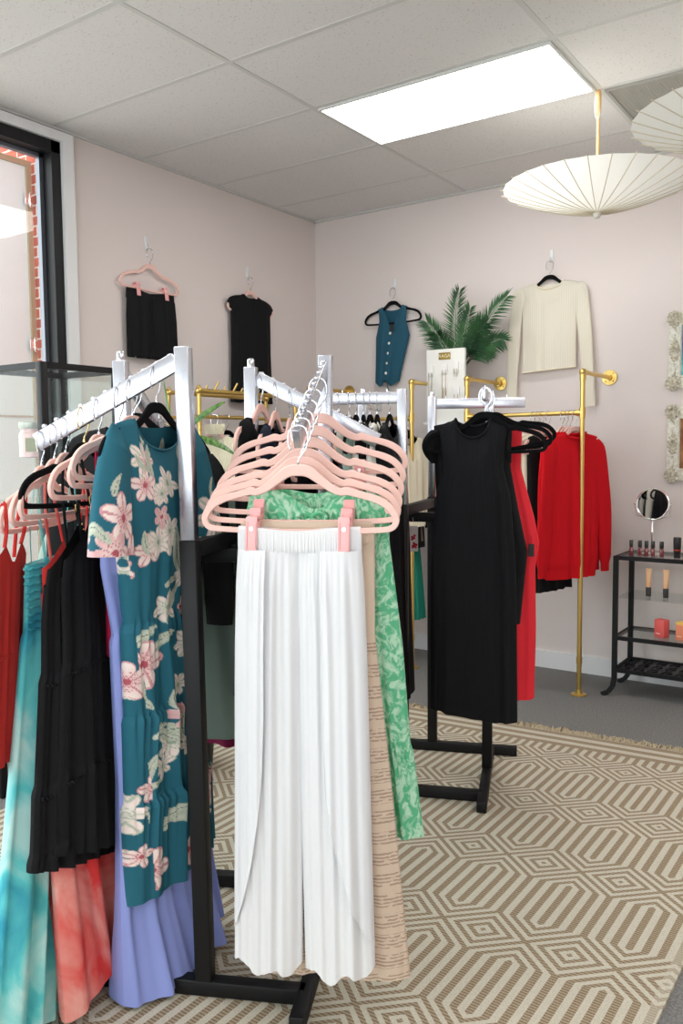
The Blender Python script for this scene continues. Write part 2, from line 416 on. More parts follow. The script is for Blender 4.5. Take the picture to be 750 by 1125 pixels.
def make_rack(F, label, balls):
    cen = F.post['front'] + .265*F.n
    t = empty('four_way_clothes_rack', tuple(cen), 0, label, 'clothes rack')
    L = lambda p, z=0: tuple(V3(p) - cen + V3((0, 0, z)))
    w = .038
    for k in ('front', 'right', 'back', 'left'):
        p, d = F.post[k], F.dir[k]
        # base rail: starts at the previous corner, runs past the next one
        sh = F.shift if k == 'front' else 0
        a, b = p - d*(.265 + sh), p + d*(.385 - sh)
        MB().beam(L(a, .033), L(b, .033), w, .04).build('base_rail', M['blackmetal'], t, smooth=False, bevel=.003)
        top = p + F.lean[k]*F.u
        mid = p + F.lean[k]*F.u*.71
        MB().beam(L(p, .053), L(mid, 1.19), w+.004, w+.004, up=tuple(F.n)).build('upright', M['blackmetal'], t, smooth=False, bevel=.002)
        MB().beam(L(mid, 1.19), L(top, F.ztop), w-.002, w-.002, up=tuple(F.n)).build('chrome_post', M['chrome'], t, smooth=False, bevel=.002)
        # arm
        q0, q1 = .018, F.L
        za, zb = F.ztop - .012 - .0225, F.ztop - .012 - .0225 - F.drop*q1
        arm = MB().beam(L(top + d*q0, za), L(top + d*q1, zb), .016, .045).build('arm', M['chrome'], t, smooth=False, bevel=.0015)
        if balls:
            q = .035
            first = None
            while q < q1:
                c = V3(L(top + d*q, F.ztop - .012 - F.drop*q))
                if first is None:
                    mb = MB(); mb.ball((0, 0, .008), .0068); mb.lathe([(.003, -.004), (.003, .003)], seg=8)
                    first = o = mb.build('peg', M['wire'], arm)
                else:
                    o = first.copy(); COL.objects.link(o)
                o.location = tuple(c); q += .0335
        else:
            for q in (.06, .15, .24, .33):
                MB().lathe([(.0025, -.002), (.0025, .012)], L(top + d*q, F.ztop - .012 - F.drop*q), 8).build('peg', M['wire'], arm)
    for ka, kb in (('front', 'back'), ('left', 'right')):
        a, b = F.post[ka] + F.lean[ka]*F.u*.7, F.post[kb] + F.lean[kb]*F.u*.7
        z = 1.165 if ka == 'front' else 1.12
        d = (b - a) / np.linalg.norm(b - a) * .02
        MB().beam(L(a + d, z), L(b - d, z), .03, .04).build('cross_rail', M['blackmetal'], t, smooth=False, bevel=.002)
    # round plug that tops one of the chrome posts
    for k in ('back', 'left'):
        MB().lathe([(.011, 0), (.011, .022), (.008, .026)], L(F.post[k] + F.lean[k]*F.u, F.ztop), 16).build('post_cap', M['wire'], t)
    return t
A = Frame((-1.482, 1.5, 0), R(25.8), dict(front=-.022, right=.02, back=.006, left=-.034), .5, .39)
B = Frame((-1.642, 2.884, 0), R(21.8), dict(front=-.0, right=.004, back=.0, left=.0), .0, .41)
B.shift = .055; B.post['front'] = B.post['front'] - B.shift*B.u
B.ztop = 1.645
make_rack(A, 'four-way rack nearest the viewer with slanted chrome arms over a black base', True)
make_rack(B, 'farther four-way rack with level chrome arms carrying the black dresses', False)

# ------------------------------------------------------------------ hangers
HP = [(0,-.098,.0135),(.025,-.102,.013),(.05,-.120,.0105),(.075,-.138,.0095),(.098,-.148,.0085),(.112,-.146,.0095),(.128,-.150,.0085),(.15,-.156,.008),
      (.178,-.164,.0085),(.204,-.178,.0085),(.221,-.199,.008),(.224,-.215,.0075),(.215,-.229,.007),(.19,-.234,.0065),(.1,-.238,.006),(0,-.239,.006)]
HT = [(0, -.082), (.025, -.086), (.05, -.106), (.075, -.127), (.1, -.138), (.15, -.147), (.178, -.155), (.205, -.168), (.224, -.195), (.24, -.23), (.28, -.33)]
def zs(x): return np.interp(np.abs(x), [p[0] for p in HT], [p[1] for p in HT])

def hanger_mesh(mat):
    ring = HP + [(-x, z, h) for x, z, h in HP[-2:0:-1]]
    P = smoothpath(ring, 4, True); n = len(P)
    mb = MB(); vs, fs = [], []; t = .0042
    for i in range(n):
        a, b = V3(P[i-1]), V3(P[(i+1) % n]); d = (b - a)[:2]; d /= np.linalg.norm(d); nn = np.array([-d[1], d[0]])
        h = P[i][2]; c = np.array(P[i][:2])
        for s, yy in ((-1,-.45),(-.8,-1),(.8,-1),(1,-.45),(1,.45),(.8,1),(-.8,1),(-1,.45)):
            q = c + nn*h*s; vs.append((q[0], yy*t, q[1]))
    for i in range(n):
        for k in range(8):
            fs.append((i*8+k, i*8+(k+1) % 8, ((i+1) % n)*8+(k+1) % 8, ((i+1) % n)*8+k))
    return mb.add(vs, fs).build('hanger_body', mat)

HOOK = smoothpath([(0,0,-.09),(.001,0,-.074),(.010,0,-.062),(.020,0,-.046),(.0235,0,-.022),(.017,0,-.002),(.002,0,.0035),(-.014,0,-.001),(-.022,0,-.018),(-.0225,0,-.036),(-.018,0,-.050)], 4)
def make_hanger(kind, hook):
    t = empty('clothes_hanger', (0, 0, 0))
    hanger_mesh(M['pinkvelvet' if kind.startswith('pink') else 'blackvelvet']).parent = t
    mb = MB(); mb.tube(HOOK, .0018, 6); mb.ball(HOOK[-1], .0024, 8); mb.lathe([(.0035, -.088), (.0035, -.08)], seg=8)
    o = mb.build('hook', M[hook], t); o['label'] = 'gold coloured hook' if hook == 'goldwire' else 'polished steel hook'
    if kind.endswith('clip'):
        for x in (-.108, .108):
            mb = MB()
            for s in (-1, 1):
                mb.beam((x, s*.012, -.206), (x, s*.0225, -.282), .027, .004, up=(0, 1, 0))
                mb.beam((x-.010, s*.0160, -.216), (x-.010, s*.0245, -.278), .003, .003, up=(0, 1, 0))
                mb.beam((x+.010, s*.0160, -.216), (x+.010, s*.0245, -.278), .003, .003, up=(0, 1, 0))
            mb.box((x, 0, -.208), (.025, .024, .007)).box((x-.0105, 0, -.225), (.004, .030, .014)).box((x+.0105, 0, -.225), (.004, .030, .014))
            c = mb.build('clip', M['clip'], t, smooth=False, bevel=.001); c['label'] = 'pink plastic clip'
            MB().tube([(x, -.0195, -.232), (x, .0195, -.232)], .005, 10).build('clip_pin', M['bright'], c)
    return t
PROTO = {}
used = set()
def hang(kind, loc, xd, label, group=None, hook='wire', roll=0):
    rz = math.atan2(xd[1], xd[0]); key = (kind, hook)
    if key not in PROTO: PROTO[key] = make_hanger(kind, hook); o = PROTO[key]
    else: o = dup(PROTO[key])
    o.location = tuple(loc); o.rotation_euler = (0, R(roll), rz)
    o['label'] = label; o['category'] = 'hanger'
    if group: o['group'] = group
    elif 'group' in o.keys(): del o['group']
    return o

# ------------------------------------------------------------------ garments
class G:
    """A garment in its hanger's frame: x across, -y towards the viewer's side, z down from the rail."""
    def __init__(s, prof, top='shoulder', nw=.09, nf=.06, nb=.02, ws=None, hem_slope=0, xo=None, fold=(.004, .022), freq=4, seed=1,
                 tiers=(), nx=72, nz=70, neck_pow=.5, vneck=False, hemfun=None, topz=None, ease=.10, fd=None, sharp=1.0, drift=.25, shear=0, foldstart=None):
        s.__dict__.update(locals())
        rnd = random.Random(seed)
        s.ph = [[(f, rnd.uniform(0, 1), rnd.uniform(-drift, drift), wgt) for f, wgt in ((freq*.5, .45), (freq*rnd.uniform(.9, 1.1), 1), (freq*rnd.uniform(1.6, 2.1), .45))] for _ in range(2)]
    def w(s, z): return np.interp(-z, [-p[0] for p in s.prof], [p[1] for p in s.prof])
    def d(s, z): return np.interp(-z, [-p[0] for p in s.prof], [p[2] for p in s.prof])
    def xoff(s, z): return 0*z if s.xo is None else np.interp(-z, [-p[0] for p in s.xo], [p[1] for p in s.xo])
    def folds(s, u, z, side):
        F = 0*u; m0 = s.ph[side][0][1]*6
        amp = .62 + .38*np.sin(2.7*u + m0 + 1.1*z); u = u + .10*np.sin(2.9*u + m0*1.7)
        for f, p, dr, wgt in s.ph[side]:
            q = np.sin(2*PI*(f*.5*u + p + dr*z))
            F = F + wgt*amp*np.sign(q)*np.abs(q)**s.sharp
        zt, zb = s.prof[0][0], s.prof[-1][0]
        if s.foldstart is not None: zt = s.foldstart
        k = np.clip((zt - z)/(zt - zb), 0, 1)
        A = s.fold[0] + (s.fold[1]-s.fold[0])*k**.8
        out = A*F
        for (zt_, g, fr) in s.tiers:
            e = np.where(z < zt_, np.exp(-np.clip(zt_ - z, 0, 9)/.07), np.exp(-np.clip(z - zt_, 0, 9)/.012))
            out = out + g*e*np.sin(2*PI*(fr*.5*u + .3*side)) + .006*np.exp(-((z - zt_)/.007)**2)*(1 if side == 0 else -1)*0
        return out
    def grid(s, side, xlo=-1, xhi=1, nx=None, off=0, hem=None):
        nx = nx or s.nx
        u = np.linspace(xlo, xhi, nx)
        zt0 = s.prof[0][0]; zb = s.prof[-1][0]
        ws = s.ws if s.ws is not None else s.w(np.array(zt0))
        if s.top == 'shoulder':
            xt = u*ws
            t = zs(xt + 0) + .011
            inn = np.abs(xt) < s.nw
            depth = s.nf if side == 0 else s.nb
            r = np.clip(1 - np.abs(xt)/s.nw, 0, 1)
            nk = (r if s.vneck and side == 0 else np.sqrt(np.clip(1-(1-r)**2, 0, 1))**(1/s.neck_pow*.5))
            t = np.where(inn, zs(s.nw) + .011 - depth*nk, t)
        else:
            inn = np.ones_like(u, bool)
            t = (s.topz(u, side) if callable(s.topz) else zt0 + 0*u)
        v = np.linspace(0, 1, s.nz)
        hb = (zb + s.hem_slope*u*s.w(np.array(zb))) if hem is None else hem(u)
        if s.hemfun is not None: hb = hb + s.hemfun(u, side)
        z = t[None] + (hb - t)[None]*v[:, None]
        U = np.repeat(u[None], s.nz, 0)
        if s.top == 'shoulder':
            # keep the shoulder width at the top, then follow the profile
            W = s.w(z)
            x = U*W
        else: x = U*s.w(z)
        x = x + s.xoff(z)
        D = s.d(z)
        cs = np.sqrt(np.clip(1 - np.abs(U)**2.6, 0, 1))
        sdist = t[None] - z
        if s.top == 'shoulder':
            ramp = np.where(inn[None], .35 + .65*np.clip(sdist/s.ease, 0, 1), 0)
            sh = 1 - np.exp(-sdist/.05)
            k = np.where(inn[None], np.maximum(ramp, sh), sh)
            D = np.where(inn[None], .006, .0065*np.clip(sdist/.012, 0, 1)) + D*k*.999
        else:
            D = D
        sg = -1 if side == 0 else 1
        fo = s.folds(U, z, side)*np.clip(sdist/.08, 0, 1)*(1 - np.abs(U)**10)
        y = sg*(D + off)*cs + np.clip(fo, -D*.85 - .0005, 9) * (-1 if side == 0 else 1)
        y = y + s.shear*(z - zt0)
        return x, y, z
    def mesh(s, name, mat, parent=None, sides=(0, 1), cut=None):
        vs, fs = [], []
        for side in sides:
            x, y, z = s.grid(side); k = len(vs); nz, nx = x.shape
            vs += list(zip(x.ravel().tolist(), y.ravel().tolist(), z.ravel().tolist()))
            idx = np.arange(nz*nx).reshape(nz, nx) + k
            q = np.stack([idx[:-1, :-1], idx[:-1, 1:], idx[1:, 1:], idx[1:, :-1]], -1).reshape(-1, 4)
            fs += q.tolist()
        me = bpy.data.meshes.new(name); me.from_pydata(vs, [], fs)
        bm = bmesh.new(); bm.from_mesh(me)
        bmesh.ops.remove_doubles(bm, verts=bm.verts, dist=2e-4)
        bmesh.ops.recalc_face_normals(bm, faces=bm.faces)
        for f in bm.faces: f.smooth = True
        bm.to_mesh(me); bm.free()
        me.materials.append(mat)
        o = bpy.data.objects.new(name, me); COL.objects.link(o)
        if parent: o.parent = parent
        return o

def sleeve(parent, mat, side, start, end, r0, r1, flat=.42, seed=1, mid=None, cuff=None, name='sleeve'):
    """tube of cloth from the shoulder down; start/end are (x, z); open at the cuff"""
    rnd = random.Random(seed); n, seg = 26, 22
    mb = MB(); vs, fs = [], []
    p0, p1 = V3((start[0], 0, start[1])), V3((end[0], end[2] if len(end) > 2 else -.01, end[-1] if len(end) == 2 else end[1]))
    pm = V3((mid[0], -.01, mid[1])) if mid else (p0 + p1)/2 + V3((.02*side, -.006, 0))
    ph = rnd.uniform(0, 6)
    for i in range(n):
        t = i/(n-1)
        c = (1-t)**2*p0 + 2*t*(1-t)*pm + t*t*p1
        d = 2*(1-t)*(pm-p0) + 2*t*(p1-pm); d /= np.linalg.norm(d)
        a = np.array([d[2], 0, -d[0]]); a /= np.linalg.norm(a)
        r = (r0 + (r1-r0)*t)*math.sqrt(min(1, (t + .03)/.13))
        if cuff and t > .93: r *= cuff
        for k in range(seg):
            th = 2*PI*k/seg
            rip = 1 + .07*math.sin(3*th + ph + 5*t) + .05*math.sin(2*th - 9*t + ph)
            f = flat*(.55 + .45*min(1, t*6)) if t < .17 else flat
            q = c + a*(r*math.cos(th)*rip) + np.array([0, 1, 0])*(r*f*math.sin(th)*rip)
            vs.append(q)
    for i in range(n-1):
        for k in range(seg):
            fs.append((i*seg+k, i*seg+(k+1) % seg, (i+1)*seg+(k+1) % seg, (i+1)*seg+k))
    fs.append(tuple(range(seg))[::-1])
    return mb.add(vs, fs).build(name, mat, parent, angle=80)

def place(o, loc, xd, label, cat, group=None):
    o.location = tuple(loc); o.rotation_euler = (0, 0, math.atan2(xd[1], xd[0]))
    return tag(o, label, cat, group)

def rotv(v, deg):
    c, s = math.cos(R(deg)), math.sin(R(deg)); return V3((c*v[0]-s*v[1], s*v[0]+c*v[1], 0))

def strap(parent, mat, pts, r=.003, name='strap', flat=1):
    return MB().tube(smoothpath(pts, 5), r, 6, flat=flat).build(name, mat, parent)

def hang_tag(parent, x, y, z, w=.03, h=.06, mat='paper', rz=0, label=None):
    mb = MB(); Mx = Matrix.Rotation(rz, 3, 'Z')
    mb.box((x, y, z - h/2), (w, .0012, h), Mx)
    o = mb.build('price_tag', M[mat], parent, smooth=False)
    MB().tube([(x, y, z - .006), (x, y + .004, z + .035)], .0006, 5).build('tag_string', M[mat], o)
    o['label'] = label or ('white card price tag' if mat == 'paper' else 'black card price tag')
    return o

# ---- fabrics
M['blackcloth'] = cloth('black_crepe', (.009, .009, .010, 1), .7, 0, .3, 350)
M['blackrib'] = cloth('black_ribbed_knit', (.009, .0095, .011, 1), .75, 0, .2, 300)
nt = M['blackrib'].node_tree; wv = nt.nodes.new('ShaderNodeTexWave'); wv.bands_direction = 'X'; wv.inputs['Scale'].default_value = 60
tc = nt.nodes.new('ShaderNodeTexCoord'); nt.links.new(tc.outputs['Object'], wv.inputs['Vector'])
b2 = nt.nodes.new('ShaderNodeBump'); b2.inputs['Strength'].default_value = .5; b2.inputs['Distance'].default_value = .003
nt.links.new(wv.outputs['Fac'], b2.inputs['Height']); nt.links.new(b2.outputs['Normal'], nt.nodes['Principled BSDF'].inputs['Normal'])
M['whitecloth'] = cloth('white_rayon', (.86, .86, .88, 1), .8, .1, .15, 500, trans=.18)
M['peri'] = cloth('periwinkle_rayon', srgb(140, 152, 214), .75, .2, .15)
M['crimson'] = cloth('crimson_cloth', srgb(160, 24, 62), .75, .2)
M['rust'] = cloth('red_crepe', srgb(186, 48, 44), .8, .2)
M['red'] = cloth('red_jersey', srgb(205, 24, 34), .85, .25, .3, 260)
M['coralred'] = cloth('coral_red_jersey', srgb(226, 44, 56), .8, .25)
M['sage'] = cloth('sage_cloth', srgb(150, 170, 160), .85, .2)
M['navy'] = cloth('navy_cloth', srgb(34, 40, 58), .85, .1)
M['magenta'] = cloth('magenta_cloth', srgb(158, 44, 92), .8, .2)
M['cream'] = cloth('cream_cloth', srgb(232, 222, 200), .85, .2)
M['offwhite'] = cloth('ivory_cloth', srgb(226, 222, 212), .85, .2)
M['taupe'] = cloth('taupe_cloth', srgb(120, 102, 90), .9, .2)
M['beige'] = cloth('beige_cloth', srgb(208, 186, 166), .85, .2)
M['tealvest'] = cloth('teal_suiting', srgb(38, 84, 104), .8, .15)
M['emerald'] = cloth('emerald_cloth', srgb(44, 150, 128), .75, .2)
M['slate'] = cloth('slate_denim', srgb(92, 112, 130), .85, .2)
m = cloth('turquoise_tie_dye', srgb(110, 205, 210), .8, .15, .15, 500, trans=.12); M['turq'] = m
r = two_tone(m, srgb(56, 160, 184), srgb(196, 238, 234), 4.5, .30, .62, 4, stretch=(1.6, 1.6, .8), distort=1.2); e = r.color_ramp.elements.new(.47); e.color = srgb(104, 210, 212)
m = cloth('coral_tie_dye', srgb(232, 84, 76), .8, .15, .15, 500, trans=.1); M['coral'] = m
r = two_tone(m, srgb(226, 62, 60), srgb(246, 186, 174), 5, .40, .72, 5, stretch=(1.5, 1.5, .9), distort=1)
m = cloth('green_print', srgb(84, 184, 128), .8, .15, .15, 500, trans=.1); M['green'] = m
two_tone(m, srgb(96, 184, 138), srgb(188, 226, 198), 34, .44, .60, 6, stretch=(1, 1, .8), distort=2.2)
# beige trousers: bands of fine broken brown script lines
m = cloth('beige_striped_print', srgb(214, 190, 164), .85, .2); M['beigeprint'] = m; nt = m.node_tree
tc = nt.nodes.new('ShaderNodeTexCoord'); sp = nt.nodes.new('ShaderNodeSeparateXYZ'); nt.links.new(tc.outputs['Object'], sp.inputs[0]); z = X(nt, sp.outputs[2])
nz = nt.nodes.new('ShaderNodeTexNoise'); mp = nt.nodes.new('ShaderNodeMapping'); mp.inputs['Scale'].default_value = (60, 20, 130); nt.links.new(tc.outputs['Object'], mp.inputs['Vector']); nt.links.new(mp.outputs['Vector'], nz.inputs['Vector']); nz.inputs['Scale'].default_value = 1
zz = z + X(nt, nz.outputs['Fac']) * .006
grp = (zz + 5).pmod(.050).lt(.034); fine = (zz + 5).pmod(.0085).lt(.0040)
br = X(nt, nz.outputs['Fac']).gt(.43)
nt.links.new(mixcol(nt, grp * fine * br * z.lt(-.50), srgb(208, 186, 166), srgb(166, 142, 125)), nt.nodes['Principled BSDF'].inputs['Base Color'])
# cream cable knit
m = cloth('cream_cable_knit', srgb(242, 234, 206), .9, .3); M['knit'] = m; nt = m.node_tree
wv = nt.nodes.new('ShaderNodeTexWave'); wv.inputs['Scale'].default_value = 26; wv.inputs['Distortion'].default_value = 4; tc = nt.nodes.new('ShaderNodeTexCoord'); nt.links.new(tc.outputs['Object'], wv.inputs['Vector'])
b2 = nt.nodes.new('ShaderNodeBump'); b2.inputs['Strength'].default_value = .7; b2.inputs['Distance'].default_value = .008; nt.links.new(wv.outputs['Fac'], b2.inputs['Height']); nt.links.new(b2.outputs['Normal'], nt.nodes['Principled BSDF'].inputs['Normal'])
# sheer ivory rib
m = cloth('sheer_ivory_knit', srgb(240, 232, 214), .9, .2, .2, 300, trans=.12); M['sheer'] = m; nt = m.node_tree
tc = nt.nodes.new('ShaderNodeTexCoord'); wv = nt.nodes.new('ShaderNodeTexWave'); wv.bands_direction = 'X'; wv.inputs['Scale'].default_value = 22; nt.links.new(tc.outputs['Object'], wv.inputs['Vector'])
nt.links.new(mixcol(nt, X(nt, wv.outputs['Fac']), srgb(243, 235, 217), srgb(249, 244, 230)), nt.nodes['Principled BSDF'].inputs['Base Color'])
mo = nt.nodes['Material Output']; sh = mo.inputs['Surface'].links[0].from_socket
tr = nt.nodes.new('ShaderNodeBsdfTransparent'); mx = nt.nodes.new('ShaderNodeMixShader'); mx.inputs[0].default_value = .20
nt.links.new(sh, mx.inputs[1]); nt.links.new(tr.outputs[0], mx.inputs[2]); nt.links.new(mx.outputs[0], mo.inputs['Surface'])
# floral print: the colours sit in the mesh (painted below)
m = cloth('teal_floral_print', srgb(36, 96, 112), .75, .15, .12, 500); M['floral'] = m; nt = m.node_tree
at = nt.nodes.new('ShaderNodeVertexColor'); at.layer_name = 'print'; nt.links.new(at.outputs['Color'], nt.nodes['Principled BSDF'].inputs['Base Color'])

# ---- floral painting
def lin(*c): return np.array(srgb(*c)[:3])
TEAL, PINK, ROSE, PALE, LEAF, DLEAF, CREAM = lin(36, 98, 116), lin(226, 176, 178), lin(176, 84, 96), lin(240, 222, 216), lin(150, 164, 146), lin(84, 104, 96), lin(206, 208, 192)
def paint(o, items, seed=1):
    me = o.data; n = len(me.vertices); co = np.empty(n*3); me.vertices.foreach_get('co', co); co = co.reshape(-1, 3)
    col = np.tile(TEAL, (n, 1)); x, y, z = co.T
    rnd = random.Random(seed)
    for (fx, fz, r, rot, kind, side) in items:
        on = (y < .001) if side == 0 else (y > -.001)
        dx, dz = x - fx, z - fz
        c, s = math.cos(rot), math.sin(rot); a, b = c*dx + s*dz, -s*dx + c*dz
        rad = np.hypot(a, b); th = np.arctan2(b, a)
        if kind == 'leaf':
            w = .30*r*np.sqrt(np.clip(1 - (a/r)**2, 0, 1))*(1 - .35*a/r)
            bend = .18*r*np.cos(a/r*1.5)
            ins = on & (np.abs(b - bend) < w); t = np.clip(np.abs(b - bend)/(w + 1e-6), 0, 1)
            base = CREAM*(1-.55*t[:, None]) + LEAF*.55*t[:, None]
            base = np.where((t < .08)[:, None], DLEAF, base)
            base = np.where((np.abs(np.sin(a/r*14 + t*4)) < .14)[:, None], LEAF, base)
            col = np.where(ins[:, None], base, col)
        else:
            k = 6 if kind == 'lily' else 5
            q = np.abs(np.cos(k*th/2 + rnd.uniform(0, 1)))
            lim = r*(.42 + .58*q**.7)*(1 + .08*np.sin(3*th + fx*50))
            ins = on & (rad < lim); t = rad/r
            outer, mid, core = {'lily': (PALE, CREAM, LEAF), 'pink': (PALE, PINK, ROSE), 'rose': (PINK, PALE, ROSE)}[kind]
            f = np.clip(t*1.5, 0, 1)[:, None]
            base = mid*(1-f) + outer*f
            vein = (q > .985) | (q < .12)
            base = np.where(vein[:, None], mid*.55 + core*.45, base)
            base = np.where((t < .16)[:, None], core, base)
            base = np.where(((rad > lim*.93))[:, None], mid*.7 + core*.3, base)
            sp = (np.sin(a*900) * np.sin(b*900) > .6) & (t < .45)
            base = np.where(sp[:, None], core, base)
            col = np.where(ins[:, None], base, col)
    at = me.color_attributes.new('print', 'FLOAT_COLOR', 'POINT')
    at.data.foreach_set('color', np.concatenate([col, np.ones((n, 1))], 1).ravel().astype(np.float32))
def px2l(px, py): return (px - 169)/256 + (.012 if py < 700 else 0), -.42 - (py - 600)*.00233

# ================================================================== rack A, left arm (seen edge-on, fanned)
gA1 = 'garments on the left arm of the near rack'
hA1 = 'hangers on the left arm of the near rack'
pt = lambda q: A.armpt('front', q)

# 1 floral tiered dress, nearest the post
xd = rotv(A.n, -12); P = pt(.072)
hang('black', P, xd, 'black velvet hanger inside the teal floral dress', hA1)
g = G([(-.13, .165, .02), (-.20, .172, .035), (-.30, .165, .045), (-.45, .150, .05), (-.62, .140, .034), (-.64, .150, .040), (-.85, .160, .042), (-.87, .166, .050), (-1.07, .176, .050), (-1.09, .183, .060), (-1.325, .198, .060)], shear=-.045,
      xo=[(-.3, 0), (-.62, .022), (-.85, .05), (-1.325, .088)], ws=.165, nw=.105, nf=.075, nb=.02, fold=(.001, .015), freq=7, seed=4, hem_slope=.04, tiers=((-.62, .006, 18), (-.86, .010, 20), (-1.08, .011, 22)), nx=230, nz=430, sharp=.9, foldstart=-.40)
d = g.mesh('dress', M['floral'])
items = []
for px, py, r, rot, kind in [(147,487,.035,1.2,'leaf'),(148,518,.04,1.5,'leaf'),(153,552,.032,.3,'lily'),(182,546,.036,0,'lily'),(186,512,.045,1.5,'leaf'),(193,508,.04,1.7,'leaf'),(182,570,.035,1.2,'leaf'),(194,566,.04,1.9,'leaf'),
      (150,602,.04,.5,'lily'),(153,576,.03,1.3,'rose'),(177,640,.036,.2,'lily'),(172,612,.06,1.75,'leaf'),(184,624,.03,.9,'leaf'),(166,648,.03,.2,'leaf'),(171,664,.035,1.2,'leaf'),(194,646,.034,.3,'pink'),
      (146,730,.066,.4,'pink'),(145,771,.04,-.6,'leaf'),(182,680,.030,.6,'pink'),(180,766,.034,.2,'lily'),(176,796,.036,.5,'rose'),(184,812,.04,1.7,'leaf'),(172,778,.03,1.8,'leaf'),(202,820,.05,0,'pink'),(204,846,.05,.6,'rose'),
      (143,840,.05,1.6,'leaf'),(153,846,.045,1.2,'leaf'),(146,884,.05,1.7,'leaf'),(155,866,.03,.2,'leaf'),(172,908,.05,.6,'leaf'),(204,890,.04,.3,'pink'),(216,884,.05,1,'rose'),(208,905,.04,1.8,'leaf'),(144,932,.05,1.6,'leaf'),(152,958,.062,.2,'pink'),
      (148,985,.04,1.8,'leaf'),(190,962,.045,1.5,'pink'),(200,962,.04,1.1,'leaf'),(214,936,.03,1.2,'lily'),(222,700,.04,.4,'pink'),(226,640,.04,1.5,'leaf'),(216,600,.05,.4,'lily'),(205,580,.04,1.5,'leaf'),(232,760,.05,.9,'rose'),(214,740,.04,1.3,'leaf'),(240,850,.06,.2,'lily'),(228,880,.05,1.2,'leaf'),(206,520,.04,.6,'pink')]:
    fx, fz = px2l(px, py); items.append((fx, fz, r, rot, kind, 0))
rr = random.Random(5)
for i in range(52): items.insert(0, (rr.uniform(-.17, .28), rr.uniform(-1.3, -.2), rr.uniform(.028, .05), rr.uniform(0, 3), rr.choice(['leaf', 'leaf', 'lily', 'pink']), 0))
for i in range(40): items.append((rr.uniform(-.2, .2), rr.uniform(-1.3, -.2), rr.uniform(.03, .06), rr.uniform(0, 3), rr.choice(['leaf', 'lily', 'pink', 'rose']), 1))
paint(d, items)
for s_, st, en, mid in ((-1, (-.150, -.165), (-.215, -.44), (-.20, -.22)), (1, (.150, -.165), (.205, -.46), (.195, -.24))):
    # short flared sleeve, dense enough to carry the print
    n_, sg = 120, 120; mb = MB(); vs = []; fs = []
    p0, p1, pm = V3((st[0], 0, st[1])), V3((en[0], -.012, en[1])), V3((mid[0], -.006, mid[1]))
    for i in range(n_):
        t = i/(n_-1); c = (1-t)**2*p0 + 2*t*(1-t)*pm + t*t*p1; dd = 2*(1-t)*(pm-p0) + 2*t*(p1-pm); dd /= np.linalg.norm(dd); aa = np.array([dd[2], 0, -dd[0]])
        r = .040 + .030*t
        for k in range(sg):
            th = 2*PI*k/sg; vs.append(c + aa*(r*math.cos(th)) + np.array([0, 1, 0])*(r*.5*math.sin(th)*(1 + .15*t*math.sin(4*th))*min(1, .3 + t*3)))
    for i in range(n_-1):
        for k in range(sg): fs.append((i*sg+k, i*sg+(k+1) % sg, (i+1)*sg+(k+1) % sg, (i+1)*sg+k))
    fs.append(tuple(range(sg))[::-1])
    o = mb.add(vs, fs).build('sleeve', M['floral'], d, angle=80)
    its = []
    sx = en[0]
    for (ax, az, r, rot, kind) in [(.01, .085, .062, .4, 'pink'), (-.03, .01, .055, 1.0, 'rose'), (.035, -.01, .055, 1.6, 'pink'), (.0, .16, .03, 1, 'leaf'), (-.05, .06, .03, 2, 'leaf')]:
        if s_ > 0: ax, kind = -ax, ('lily' if kind != 'leaf' else kind)
        for sd in (0, 1): its.append((sx + ax, en[1] + az, r, rot, kind, sd))
    paint(o, its, 3)
mb = MB()   # rolled neckline binding
xs_ = np.linspace(-.105, .105, 25); zz_ = [zs(.105) + .011 - .075*math.sqrt(max(0, 1-(x/.105)**2)) for x in xs_]
mb.tube([(x, -.006 - .012*math.sqrt(max(0, 1-(x/.105)**2)), z) for x, z in zip(xs_, zz_)], .003, 6)
mb.build('neckline_binding', plain('teal_binding', srgb(36, 98, 116), .8), d)
place(d, P, xd, 'teal floral tiered midi dress with short sleeves hanging beside the near rack post', 'dress', gA1)

# 2 periwinkle maxi dress
xd = rotv(A.n, -14); P = pt(.135)
hang('pink', P, xd, 'pink velvet hanger of the long periwinkle dress', hA1)
def vtop(peak, drop, side_drop, back):
    def f(u, side):
        a = np.abs(u)
        if side: return back + 0*u - .02*a
        return np.where(a < .45, peak - drop*(1 - a/.45), peak - side_drop*(a - .45)/.55)
    return f
def strappy(name, mat, prof, peak, drop, sided, back, seed, smat=None, **k):
    g = G(prof, top='flat', topz=vtop(peak, drop, sided, back), seed=seed, **k)
    d = g.mesh(name, mat)
    wx = .45*prof[0][1]
    for s in (-1, 1):
        strap(d, smat or mat, [(s*wx, -prof[0][2]*.85, peak - .005), (s*(wx*.5+.052), -.012, (peak-.137)/2), (s*.100, -.001, -.131), (s*.098, .008, (peak-.137)/2), (s*wx*.9, prof[0][2]*.8, back)], .0035)
    return d
d = strappy('dress', M['peri'], [(-.30, .13, .02), (-.45, .15, .03), (-.62, .13, .03), (-.64, .14, .035), (-1.0, .17, .035), (-1.27, .195, .045), (-1.36, .203, .055), (-1.55, .215, .10)], -.30, .10, .08, -.40, 9, fold=(.002, .022), freq=5, hem_slope=.06, xo=[(-.3, 0), (-.64, .035), (-1.0, .075), (-1.55, .115)], nx=110, nz=90)
place(d, P, xd, 'long periwinkle blue maxi dress behind the teal floral dress', 'dress', gA1)

